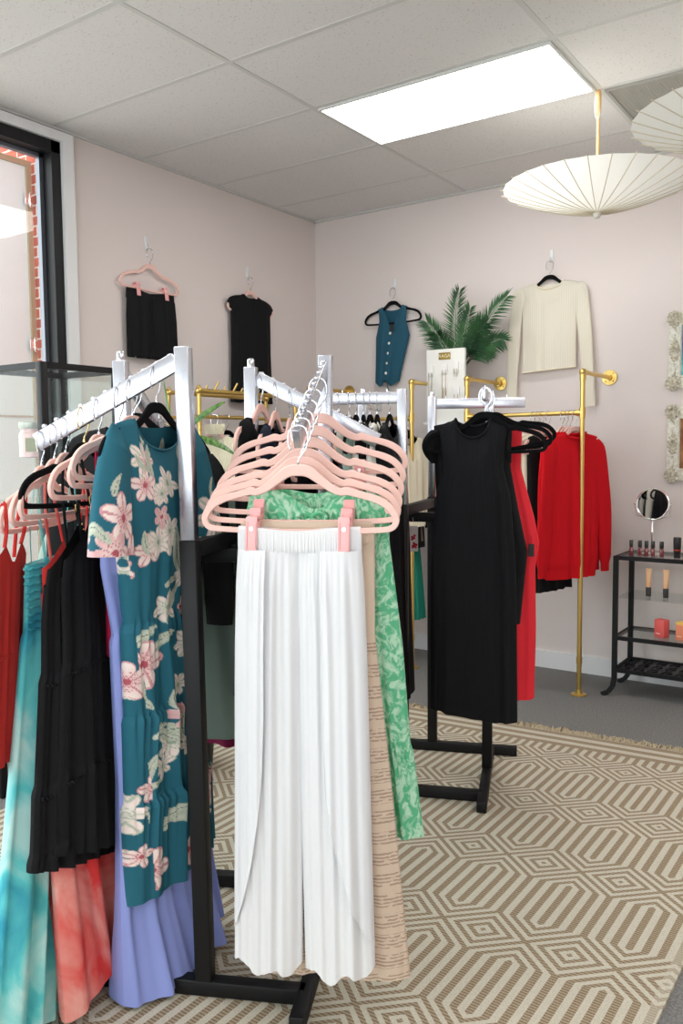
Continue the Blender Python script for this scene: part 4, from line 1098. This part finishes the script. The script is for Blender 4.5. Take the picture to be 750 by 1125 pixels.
# shorts
P = (LH, 3.455, 2.575); xd = rotv(yv, 0)
hang('pinkclip', P, xd, 'pink clip hanger on the left wall holding the black shorts', gH)
t = empty('shorts', (0, 0, 0)); place(t, P, xd, 'black high-waisted shorts clipped to a pink hanger on the left wall', 'shorts')
g = G([(-.243, .185, .01), (-.30, .188, .016)], top='flat', seed=8, fold=(.0005, .001), nx=60, nz=8)
g.topz = lambda u, side: -.243 - (.035 if side == 0 else .012)*np.clip(1 - np.abs(u/.55), 0, 1)**1.2
g.mesh('waistband', M['blackcloth'], t)
for s in (-1, 1):
    G([(-.285, .094, .014), (-.40, .100, .022), (-.63, .101, .024)], top='flat', xo=[(-.28, s*.092+.005), (-.63, s*.097+.01)], fold=(.001, .008), freq=3, seed=160+s, nx=50).mesh('leg', M['blackcloth'], t)
MB().lathe([(.007, 0), (.006, .003)], (.005, -.018, -.282), 12, Matrix.Rotation(R(90), 3, 'X')).build('button', M['blackmetal'], t)
# cap-sleeved top
P = (LH, 4.34, 2.553)
hang('pink', P, yv, 'pink velvet hanger inside the black cap-sleeved top on the left wall', gH)
d = simple_dress('blackcloth', [(-.13, .232, .016), (-.185, .243, .02), (-.235, .20, .022), (-.5, .198, .024), (-.83, .212, .025)], 165, nw=.072, nf=.03, fold=(.0005, .006), freq=4, name='top')
MB().box((.0, -.026, -.20), (.004, .003, .12)).build('front_placket', M['blackcloth'], d, smooth=False)
place(d, P, yv, 'black cap-sleeved top hanging on the left wall near the corner', 'top')
# waistcoat
P = (-3.08, BH, 2.518)
hang('black', P, xv, 'black velvet hanger of the teal waistcoat on the back wall', gH)
g = G([(-.13, .118, .016), (-.22, .108, .022), (-.33, .136, .024), (-.48, .116, .024), (-.64, .098, .022)], ws=.118, nw=.082, nf=.17, nb=.03, vneck=True, xo=[(-.15, 0), (-.33, .0), (-.64, -.046)], fold=(.0005, .004), freq=3, seed=170)
g.hemfun = lambda u, side: -.035*(1 - np.abs(np.abs(u) - .45)/.55) + .02*np.exp(-(u/.12)**2) if side == 0 else 0*u
d = g.mesh('waistcoat', M['tealvest'])
for i in range(5):
    z = -.31 - .068*i; MB().lathe([(.0095, 0), (.0095, .003), (.005, .0045)], (-.003 - .009*i, -.0275, z), 12, Matrix.Rotation(R(90), 3, 'X')).build('button', M['offwhite'], d)['label'] = 'white button'
hang_tag(d, .01, -.03, -.25, .028, .045, 'blacktag')
MB().tube(smoothpath([(-.06, .012, -.62), (-.045, .004, -.68), (-.02, 0, -.72)], 5), .003, 6).build('back_tie', M['tealvest'], d)
place(d, P, xv, 'teal blue button-front waistcoat hanging on the back wall', 'waistcoat')
# cream sweater
P = (-1.948, BH, 2.556)
hang('black', P, xv, 'black velvet hanger of the sheer cream sweater on the back wall', gH)
g = G([(-.12, .208, .016), (-.30, .178, .020), (-.5, .174, .022), (-.668, .176, .024)], ws=.208, nw=.088, nf=.050, nb=.02, fold=(.0005, .005), freq=4, seed=175, hem_slope=.06)
d = g.mesh('sweater', M['sheer'])
sleeve(d, M['sheer'], -1, (-.185, -.15), (-.243, -.85), .046, .036, seed=1, mid=(-.235, -.35), flat=.3); sleeve(d, M['sheer'], 1, (.185, -.15), (.262, -.90), .046, .036, seed=2, mid=(.235, -.35), flat=.3)
mb = MB(); mb.tube([(x, -.020*math.sqrt(max(0, 1-(x/.088)**2)) - .002, zs(.088) + .011 - .05*math.sqrt(max(0, 1-(x/.088)**2))) for x in np.linspace(-.088, .088, 21)], .0045, 6); mb.build('neckline_rib', M['cream'], d)
MB().tube([(x, -.026*math.sqrt(1-(x/.18)**2), -.666 + .06*x) for x in np.linspace(-.172, .172, 21)], .006, 6).build('hem_rib', M['cream'], d)
place(d, P, xv, 'sheer cream long-sleeved sweater hanging on the back wall', 'sweater')

# ================================================================== jewellery display, pedestal, palm
t = empty('display_pedestal', (-2.50, 4.90, 0), 0, 'narrow white pedestal under the jewellery display and the palm', 'pedestal')
MB().box((0, 0, .78), (.17, .22, 1.50)).build('pedestal_body', M['white'], t, smooth=False, bevel=.004)
MB().box((0, 0, 1.545), (.26, .28, .03)).build('pedestal_top', M['white'], t, smooth=False, bevel=.004)
MB().box((0, 0, .015), (.19, .24, .03)).build('pedestal_base', M['white'], t, smooth=False, bevel=.003)
t = empty('jewelry_display', (-2.535, 4.84, 1.56), R(4), 'white jewellery display board with a small gold plaque, under the palm', 'jewellery stand')
mb = MB(); mb.box((0, 0, .245), (.265, .03, .47)); mb.build('display_board', plain('white_board', (.80, .79, .75, 1), .5), t, smooth=False, bevel=.004)
MB().box((0, .0, .008), (.28, .10, .016)).build('display_foot', M['white'], t, smooth=False, bevel=.003)
o = MB().box((-.005, -.017, .435), (.082, .004, .045)).build('gold_plaque', plain('dark_gold', (.30, .20, .05, 1), .4, .8), t, smooth=False, bevel=.002)
cu = bpy.data.curves.new('plaque_text', 'FONT'); cu.body = 'RAGA'; cu.size = .030; cu.align_x = 'CENTER'; cu.align_y = 'CENTER'; cu.extrude = .0006
to = bpy.data.objects.new('tmp_text', cu); COL.objects.link(to); dg = bpy.context.evaluated_depsgraph_get(); me = bpy.data.meshes.new_from_object(to.evaluated_get(dg)); bpy.data.objects.remove(to)
me.transform(Matrix.Translation((-.005, -.020, .435)) @ Matrix.Rotation(R(90), 4, 'X')); me.materials.clear(); me.materials.append(plain('plaque_letter', (.78, .68, .42, 1), .5))
po = bpy.data.objects.new('plaque_letters', me); COL.objects.link(po); po.parent = o
gj = 'earring cards on the jewellery display'
for dx, dz, w, hh, lab, ch in ((-.10, .345, .040, .065, 'earring card at the upper left of the display, with long silver drops', .16), (-.005, .355, .046, .060, 'earring card at the upper middle of the display, with a gold chain', .20), (.075, .36, .036, .065, 'earring card at the upper right of the display', .05),
                                (.0, .245, .034, .06, 'earring card at the centre of the display, below the gold plaque', .10), (.078, .20, .044, .07, 'earring card at the lower right of the display', .06)):
    c = empty('earring_card', (-2.535 + dx, 4.84 - .0168 + dx*.07, 1.56 + dz), R(4), lab, 'earring card', gj)
    MB().box((0, -.004, 0), (w, .006, hh)).build('card', M['paper'], c, smooth=False, bevel=.001)
    for s in (-1, 1): MB().tube([(s*w*.25, -.008, -.01), (s*w*.27, -.010, -.01 - ch*.5), (s*w*.22, -.008, -.01 - ch)], .0016, 5).build('earring', M['goldwire'] if s > 0 or dx > -.05 else M['wire'], c)
# palm in a pot
m = plain('palm_green', srgb(38, 84, 50), .5); two_tone(m, srgb(22, 58, 36), srgb(66, 116, 64), 9, .35, .7); M['palm'] = m
t = empty('potted_palm', (-2.50, 4.965, 1.56), 0, 'dark green palm fronds in a white vase behind the jewellery display', 'plant')
MB().lathe([(.035, 0), (.045, .02), (.052, .14), (.045, .26), (.036, .34), (.04, .36), (.034, .36), (.03, .30)], seg=24).build('vase', M['white'], t)
rnd = random.Random(11)
def frond(tip, bend, nl, ll, droop=.25, start=(0, 0, .34)):
    mb = MB(); a, b = V3(start), V3(tip)*V3((.95, 1, .93)) + V3((.05, 0, 0)); c = (a+b)/2 + V3(bend)
    P_ = [(1-q)**2*a + 2*q*(1-q)*c + q*q*b for q in np.linspace(0, 1, 16)]
    mb.tube([tuple(p) for p in P_], [.0045*(1-.75*i/15) for i in range(16)], 6)
    for i in range(nl):
        q = .24 + .76*i/(nl-1); p = (1-q)**2*a + 2*q*(1-q)*c + q*q*b; d = 2*(1-q)*(c-a) + 2*q*(b-c); d /= np.linalg.norm(d)
        sd = np.cross(d, V3((.0, -1, .15))); sd /= np.linalg.norm(sd)
        for s in (-1, 1):
            L_ = ll*(.45 + .55*math.sin(PI*(.18 + .74*q)))*rnd.uniform(.88, 1.08); dr = d*(.62 + .3*q) + sd*s*(.82 - .35*q) + V3((0, rnd.uniform(-.15, .1), -droop*rnd.uniform(.3, 1.0))); dr /= np.linalg.norm(dr)
            wv_ = np.cross(dr, V3((0, -1, 0.2))); wv_ /= np.linalg.norm(wv_); w = .0046
            k = [p, p + dr*L_*.35 + wv_*w, p + dr*L_ + V3((0, 0, -.14*L_)), p + dr*L_*.35 - wv_*w, p + dr*L_*.4 + V3((0, .004, -.003))]
            mb.add(k, [(0, 1, 4), (0, 4, 3), (1, 2, 4), (4, 2, 3)])
    return mb.build('frond', M['palm'], t, angle=180)
for tip, bend in (((-.27, -.06, .72), (-.06, 0, .10)), ((-.02, -.08, .90), (-.06, 0, .05)), ((.30, -.04, .84), (.02, 0, .12)), ((.31, -.10, .55), (.06, 0, .13)), ((.10, -.16, .76), (.0, 0, .06)), ((.20, -.12, .67), (.04, 0, .12)), ((-.15, -.14, .62), (-.05, 0, .08)), ((.16, -.02, .50), (.06, 0, .14)), ((.12, -.05, .70), (.01, 0, .05))):
    frond(tip, bend, 38, .135)

# strap-leaved plant behind the near rack
m = plain('leaf_green', srgb(74, 120, 52), .4); two_tone(m, srgb(48, 96, 40), srgb(128, 164, 84), 14, .4, .7, 2, stretch=(6, 6, .5)); M['leafg'] = m
t = empty('dracaena_plant', (-2.64, 2.56, 0), 0, 'tall green strap-leaved plant in a dark pot behind the near rack', 'plant')
MB().lathe([(.10, 0), (.13, .02), (.15, .26), (.16, .28), (.14, .28), (.13, .24)], seg=28).build('pot', M['blackmetal'], t)
MB().lathe([(.001, .238), (.132, .24)], seg=24).build('soil', plain('soil', (.03, .02, .015, 1), 1), t)
MB().tube([(0, 0, .22), (.01, .01, .8), (0, 0, 1.48)], [.016, .014, .009], 10).build('stem', plain('plant_stem', srgb(120, 104, 66), .8), t)
def strapleaf(L_, az, up, droop, w=.021, z0=1.3):
    mb = MB(); n = 16; vs = []; dx, dy = math.cos(az), math.sin(az)
    for i in range(n):
        q = i/(n-1); r = L_*q*math.cos(up)*(1 - .1*q); z = z0 + L_*q*math.sin(up) - droop*q*q*L_
        ww = w*(.35 + .65*math.sin(PI*min(1, .12 + q*.9)))*(1 if q < .97 else .1)
        for s, dz in ((-1, .005), (0, 0), (1, .005)): vs.append((r*dx - s*ww*dy*.55 - s*ww*dx*.5*math.sin(up), r*dy + s*ww*dx*.55 - s*ww*dy*.5*math.sin(up), z + dz + s*ww*.75*math.cos(up)))
    mb.add(vs, [(i*3+k, i*3+k+1, (i+1)*3+k+1, (i+1)*3+k) for i in range(n-1) for k in range(2)])
    o = mb.build('leaf', M['leafg'], t); sol = o.modifiers.new('thick', 'SOLIDIFY'); sol.thickness = .0012
for L_, az, up, dr, z0 in ((.32, 35, .72, .18, 1.46), (.48, 215, .80, .28, 1.40), (.32, 200, 1.38, .02, 1.44), (.30, 30, .20, .42, 1.45), (.34, 40, -.02, .45, 1.36), (.30, 120, 1.0, .4, 1.42), (.34, 300, .9, .6, 1.40), (.36, 250, .5, .8, 1.38)):
    az = R(az)
    strapleaf(L_, az, up, dr, .021, z0)

# ================================================================== black framed glass display case by the window
t = empty('display_case', (-2.88, 2.13, 0), 0, 'tall black-framed glass display case beside the window', 'display case')
x0, x1, y0, y1, zt = -.175, .175, -.175, .175, 1.745
for x in (x0, x1):
    for y in (y0, y1): MB().box((x, y, zt/2), (.03, .03, zt)).build('corner_post', M['black'], t, smooth=False, bevel=.002)
for z, nm in ((zt-.012, 'top_frame'), (.35, 'bottom_frame')):
    mb = MB()
    for y in (y0, y1): mb.box((0, y, z), (x1-x0-.03, .024, .024))
    for x in (x0, x1): mb.box((x, 0, z), (.024, y1-y0-.03, .024))
    mb.build(nm, M['black'], t, smooth=False)
MB().box((0, 0, .37), (x1-x0, y1-y0, .012)).build('case_floor', M['black'], t, smooth=False)
for y in (y0, y1): MB().box((0, y, 1.05), (x1-x0-.03, .004, 1.34)).build('glass_panel', M['glass'], t, smooth=False)
for x in (x0, x1): MB().box((x, 0, 1.05), (.004, y1-y0-.03, 1.34)).build('glass_panel', M['glass'], t, smooth=False)
MB().box((0, 0, 1.385), (x1-x0-.03, y1-y0-.03, .006)).build('glass_shelf', M['glass'], t, smooth=False)
t = empty('candle_jar', (-2.865, 2.02, 1.3885), R(50), 'pink labelled glass candle jar with a grey lid inside the display case', 'candle')
o = MB().lathe([(.046, 0), (.051, .004), (.051, .094), (.044, .100), (.044, .112)], seg=28).build('jar', plain('pink_wax', srgb(226, 178, 178), .25, coat=.5), t); o['label'] = 'pink glass jar'
MB().lathe([(.050, .112), (.051, .114), (.051, .136), (.048, .139)], seg=28).build('lid', plain('grey_lid', srgb(170, 168, 160), .35, .6), t)
MB().box((0, -.0515, .050), (.046, .002, .052)).build('label_patch', plain('olive_label', srgb(150, 146, 108), .7), t, smooth=False)

# ================================================================== makeup shelf
t = empty('makeup_shelf', (-1.06, 4.875, 0), 0, 'black metal etagere with glass shelves holding makeup on the right', 'shelf')
X0, X1, Y0, Y1 = -.345, .345, -.155, .155
for x in (X0, X1):
    for y in (Y0, Y1):
        s = -1 if x < 0 else 1
        mb = MB(); mb.beam((x, y, .80), (x, y, .10), .028, .018, up=(0, 1, 0))
        for a, b in (((x, y, .10), (x+s*.008, y-.004, .055)), ((x+s*.008, y-.004, .055), (x+s*.03, y-.010, .022)), ((x+s*.03, y-.010, .022), (x+s*.066, y-.018, .004))): mb.beam(a, b, .026, .018, up=(0, 1, 0))
        mb.build('leg', M['blackmetal'], t, smooth=False)
for z in (.79, .335, .15):
    mb = MB()
    for y in (Y0, Y1): mb.box((0, y, z), (X1-X0, .016, .022))
    for x in (X0, X1): mb.box((x, 0, z), (.016, Y1-Y0, .022))
    mb.build('shelf_frame', M['blackmetal'], t, smooth=False)
for z in (.798, .565, .342): MB().box((0, 0, z), (X1-X0-.012, Y1-Y0-.012, .006)).build('glass_shelf', M['glass'], t, smooth=False)
mb = MB()                                             # leafy wrought metal bottom panel
rnd = random.Random(4)
MB().box((0, 0, .150), (X1-X0-.016, Y1-Y0-.016, .003)).build('bottom_plate', plain('dark_plate', (.05, .05, .055, 1), .35, .5), t, smooth=False)
for j in range(3):
    mb = MB()
    for i in range(9):
        x, y = X0+.05+i*.075, Y0+.06+j*.095
        mb.tube(smoothpath([(x-.03, y-.02, .154), (x-.01, y+.02, .158), (x+.02, y+.01, .158), (x+.012, y-.018, .157), (x-.004, y-.006, .156)], 4), .0038, 6)
    mb.build('leaf_lattice', M['blackmetal'], t)
# vanity mirror
t = empty('vanity_mirror', (-1.253, 4.88, .801), R(-1), 'round chrome vanity mirror standing on the makeup shelf', 'mirror')
MB().lathe([(.062, 0), (.062, .006), (.05, .010), (.012, .014), (.008, .03)], seg=28).build('mirror_base', M['bright'], t)
MB().lathe([(.007, .02), (.006, .10), (.009, .12), (.009, .135), (.006, .15), (.006, .19)], seg=14).build('mirror_stem', M['bright'], t)
Mr = Matrix.Rotation(R(90-6), 3, 'X')
mb = MB(); mb.tube([tuple(Mr @ Vector((.088*math.cos(a), .088*math.sin(a), 0)) + Vector((0, 0, .285))) for a in np.linspace(0, 2*PI, 41)[:-1]], .005, 8, closed=True)
for s in (-1, 1): mb.ball((s*.099, 0, .285), .007, 8)
mb.build('mirror_rim', M['bright'], t)
MB().lathe([(.086, -.002), (.086, .002)], (0, 0, .285), 40, Mr).build('mirror_glass', M['mirror'], t)
MB().tube([(-.1, 0, .285), (-.09, .012, .22), (0, .01, .19), (.09, .012, .22), (.1, 0, .285)], .003, 6).build('mirror_yoke', M['bright'], t)
# lip glosses
mg = plain('berry_gloss', srgb(120, 48, 52), .2, coat=.4); mcap = plain('black_cap', (.012, .012, .012, 1), .3)
pl = [(-1.345, 'leftmost of the five lip glosses on the shelf top'), (-1.298, 'lip gloss second from the left, just left of the mirror stem'), (-1.262, 'lip gloss in front of the mirror stem'), (-1.228, 'lip gloss just right of the mirror stem'), (-1.180, 'rightmost of the five lip glosses, nearest the black tube')]
for i, (x, lab) in enumerate(pl):
    if i == 0:
        t = t0 = empty('lip_gloss', (x, 4.80, .801), .2, lab, 'lip gloss', 'lip glosses on the shelf top')
        MB().box((0, 0, .021), (.021, .021, .042)).build('gloss_bottle', mg, t, smooth=False, bevel=.002)
        MB().lathe([(.0055, .042), (.0055, .046)], seg=12).build('gloss_neck', mg, t)
        MB().box((0, 0, .065), (.020, .020, .039)).build('gloss_cap', mcap, t, smooth=False, bevel=.002)
    else: dup(t0, (x, 4.80 + .004*(i % 2), .801), .1*i, lab)
t = empty('cosmetic_tube', (-1.098, 4.80, .801), 0, 'black cosmetic tube with a red band at the right of the shelf top', 'cosmetic tube')
MB().lathe([(.018, 0), (.018, .030), (.019, .032), (.021, .085), (.021, .105), (.0205, .112), (.004, .114)], seg=20).build('tube_body', mcap, t)
MB().lathe([(.0192, .038), (.0196, .046)], seg=20).build('red_band', plain('red_band', srgb(200, 50, 40), .4), t)
# foundation tubes on the middle glass shelf
mf = plain('beige_tube', srgb(232, 184, 140), .3)
for i, (x, lab) in enumerate(((-1.257, 'beige foundation tube on the left of the glass shelf, standing on its black cap'), (-1.163, 'beige foundation tube on the right of the glass shelf, standing on its black cap'))):
    t = empty('foundation_tube', (x, 4.84, .568), 0, lab, 'foundation tube', 'foundation tubes on the middle shelf')
    MB().lathe([(.0145, 0), (.0145, .048), (.013, .052)], seg=18).build('tube_cap', mcap, t)
    mb = MB(); vs = []
    for z, rx, ry in ((.052, .014, .014), (.07, .0155, .0155), (.12, .017, .011), (.15, .0185, .003), (.158, .0185, .0015)):
        vs += [(rx*math.cos(2*PI*k/18), ry*math.sin(2*PI*k/18), z) for k in range(18)]
    mb.add(vs, [(i_*18+k, i_*18+(k+1) % 18, (i_+1)*18+(k+1) % 18, (i_+1)*18+k) for i_ in range(4) for k in range(18)] + [tuple(range(18))[::-1], tuple(72+k for k in range(18))]).build('tube_body', mf, t)
# cosmetic boxes
t = empty('cosmetic_box', (-1.178, 4.83, .345), R(-22), 'coral pink cosmetic carton on the third shelf of the makeup stand', 'carton', 'cosmetic cartons on the third shelf')
MB().box((0, 0, .05), (.062, .05, .10)).build('carton_body', plain('coral_card', srgb(232, 96, 92), .5), t, smooth=False, bevel=.0015)
MB().box((-.006, -.0253, .022), (.026, .0006, .006)).build('carton_print', plain('pale_print', srgb(250, 200, 190), .6), t, smooth=False)
t = empty('cosmetic_box', (-1.068, 4.82, .345), R(-12), 'peach cosmetic carton with a yellow top edge beside the coral carton', 'carton', 'cosmetic cartons on the third shelf')
MB().box((0, 0, .042), (.05, .05, .084)).build('carton_body', plain('peach_card', srgb(238, 140, 104), .5), t, smooth=False, bevel=.0015)
MB().box((0, 0, .092), (.05, .05, .015)).build('carton_lid', plain('yellow_card', srgb(244, 196, 96), .5), t, smooth=False, bevel=.0015)
MB().box((-.004, -.0253, .022), (.024, .0006, .006)).build('carton_print', bpy.data.materials['pale_print'], t, smooth=False)

# ================================================================== ornate picture frames
mo_ = plain('antique_white', srgb(204, 198, 180), .7); two_tone(mo_, srgb(206, 202, 186), srgb(232, 230, 220), 60, .35, .6); bump_noise(mo_, 90, .5, .004)
morn = plain('antique_relief', srgb(184, 174, 150), .75); two_tone(morn, srgb(170, 160, 136), srgb(222, 216, 200), 90, .35, .65)
def ornate(z0, z1, art, label):
    w = .36; h = z1 - z0
    t = empty('picture_frame', (-1.236 + w/2, BY, z0 + h/2), 0, label, 'picture frame', 'ornate frames on the back wall')
    b = .072
    mb = MB()
    for s in (-1, 1):
        mb.box((s*(w/2-b/2), -.014, 0), (b, .028, h)).box((0, -.014, s*(h/2-b/2)), (w-2*b, .028, b))
        mb.box((s*(w/2-b+.008), -.018, 0), (.012, .032, h-2*b+.03)).box((0, -.018, s*(h/2-b+.008)), (w-2*b+.03, .032, .012))
    mb.build('frame_moulding', mo_, t, smooth=False, bevel=.005)
    rnd = random.Random(int(z0*100))
    for sx in (-1, 1):
        for sz in (-1, 0, 1):
            mb = MB(); cx, cz = sx*(w/2-b/2+ (.006 if sz else 0)), sz*(h/2-b/2+.004)
            mb.ball((cx, -.030, cz), .030 if sz else .024, 14, (1, .4, 1.15 if sz else 1.9))
            for k in range(11):
                a = 2*PI*k/11; rr_ = .034 if sz else .03
                mb.ball((cx + rr_*math.cos(a)*(1 if sz else .75), -.030, cz + rr_*math.sin(a)*(1.1 if sz else 1.7)), rnd.uniform(.008, .012), 8, (1, .7, 1))
            for k in range(3):
                q = [(cx + rnd.uniform(-.02, .02), -.043, cz + rnd.uniform(-.03, .03)) for _ in range(4)]
                mb.tube(smoothpath(q, 4), .003, 6)
            for k in (1, 2, 3): mb.ball((cx - sx*.004*k, -.028, cz - sz*(.034 + .012*k)) if sz else (cx, -.028, (.052 + .012*k)*(1 if k % 2 else -1)), .010 - .002*k, 8)
            mb.build('corner_ornament' if sz else 'side_ornament', morn, t)
    MB().box((0, -.006, 0), (w-2*b+.01, .006, h-2*b+.01)).build('picture', art, t, smooth=False)
ab = plain('blue_artwork', srgb(90, 170, 200), .5); two_tone(ab, srgb(70, 90, 170), srgb(120, 214, 220), 7, .4, .6, 3)
ao = plain('brown_artwork', srgb(150, 104, 64), .6); two_tone(ao, srgb(132, 86, 50), srgb(176, 126, 82), 10, .4, .6, 3)
ornate(1.742, 2.168, ab, 'upper ornate whitewashed frame around a blue picture')
ornate(1.211, 1.638, ao, 'lower ornate whitewashed frame around a brown picture')

# ================================================================== paper parasols
mpar = cloth('parasol_paper', srgb(240, 240, 234), .8, 0, .1, 200, trans=.32)
mbam = plain('bamboo', srgb(222, 180, 124), .5); mrib = plain('bamboo_rib', srgb(206, 196, 172), .6)
def parasol(loc, zrim, zapex, r, label, tilt=0, rz=0):
    """hangs apex down from the ceiling by its bamboo handle"""
    t = empty('paper_parasol', loc, rz, label, 'paper parasol', 'white paper parasols under the ceiling')
    n, m_ = 28, 10; mb = MB(); vs = []
    prof = lambda q: zapex + .012 + (zrim - zapex - .012)*(q**1.45)
    for i in range(m_+1):
        q = .05 + .95*i/m_
        for k in range(n*4):
            a = 2*PI*k/(n*4); sag = 1 - .012*q*abs(math.sin(a*n/2)); vs.append((r*q*sag*math.cos(a), r*q*sag*math.sin(a), prof(q)))
    N = n*4
    mb.add(vs, [(i*N+k, i*N+(k+1) % N, (i+1)*N+(k+1) % N, (i+1)*N+k) for i in range(m_) for k in range(N)])
    o = mb.build('canopy', mpar, t, angle=80)
    f = None
    for k in range(n):
        if f is None:
            mb = MB(); P_ = [(r*q, 0, prof(q) - .003) for q in np.linspace(.04, 1.03, 12)]; mb.tube(P_, .0019, 6, ref=(0, 1, 0)); f = mb.build('rib', mrib, t)
        else:
            c = f.copy(); COL.objects.link(c); c.rotation_euler = (0, 0, 2*PI*k/n)
    MB().lathe([(.006, zapex - .016), (.016, zapex - .010), (.018, zapex + .006), (.012, zapex + .02)], seg=16).build('apex_cap', mpar, t)
    top = H - loc[2] - .002
    MB().tube([(0, 0, zapex), (0, 0, top - .10)], .0075, 12).build('handle', mbam, t)
    MB().lathe([(.009, top - .11), (.013, top - .10), (.014, top - .02), (.010, top)], seg=16).build('handle_grip', mbam, t)
    MB().tube(smoothpath([(-.012, 0, top), (-.016, -.004, top - .05), (-.010, -.012, top - .12), (.008, -.012, top - .13), (.012, 0, top - .06), (.01, 0, top)], 4), .0015, 6).build('hanging_thread', M['paper'], t)
    t.rotation_euler = (tilt, 0, rz)
    return t
parasol((-1.322, 4.05, 2.0), .645, .507, .44, 'white paper parasol hanging apex down from a bamboo handle in front of the back wall')
parasol((-.575, 3.53, 2.0), .645, .52, .43, 'second white paper parasol cut off by the right edge, near the ceiling vent')

# ================================================================== camera and light
cam = bpy.data.cameras.new('camera'); co_ = bpy.data.objects.new('camera', cam); COL.objects.link(co_)
cam.sensor_fit = 'VERTICAL'; cam.sensor_height = 36; cam.lens = 923.2067/1125*36; cam.clip_start = .05
yaw, pitch, roll = -0.6067212, -0.0756213, -0.00861526
fw = Vector((math.sin(yaw)*math.cos(pitch), math.cos(yaw)*math.cos(pitch), math.sin(pitch))); r_ = Vector((math.cos(yaw), -math.sin(yaw), 0)); up = r_.cross(fw)
c_, s_ = math.cos(roll), math.sin(roll); rx, ux = r_*c_ + up*s_, up*c_ - r_*s_
co_.matrix_world = Matrix(((rx.x, ux.x, -fw.x, 0), (rx.y, ux.y, -fw.y, 0), (rx.z, ux.z, -fw.z, 1.41465), (0, 0, 0, 1)))
SC.camera = co_
w = bpy.data.worlds.new('world'); SC.world = w; w.use_nodes = True
bg = w.node_tree.nodes['Background']; bg.inputs[0].default_value = (.93, .97, 1, 1); bg.inputs[1].default_value = 4.4
def portal(loc, rot, sx, sy):
    l_ = bpy.data.lights.new('window_portal', 'AREA'); l_.shape = 'RECTANGLE'; l_.size = sx; l_.size_y = sy; l_.cycles.is_portal = True
    o = bpy.data.objects.new('window_portal', l_); COL.objects.link(o); o.location = loc; o.rotation_euler = rot
portal((LX-.16, .48, 1.7), (0, R(-90), 0), 2.7, 4.8)
portal(((LX+RX)/2, FY-.16, 1.6), (R(90), 0, 0), 5.6, 2.5)
SC.cycles.max_bounces = 10; SC.cycles.diffuse_bounces = 5; SC.cycles.transparent_max_bounces = 16; SC.cycles.caustics_reflective = False; SC.cycles.caustics_refractive = False
SC.cycles.use_denoising = True
vs_ = SC.view_settings; vs_.view_transform = 'Standard'; vs_.look = 'None'; vs_.exposure = .1; vs_.gamma = 1; vs_.use_curve_mapping = False
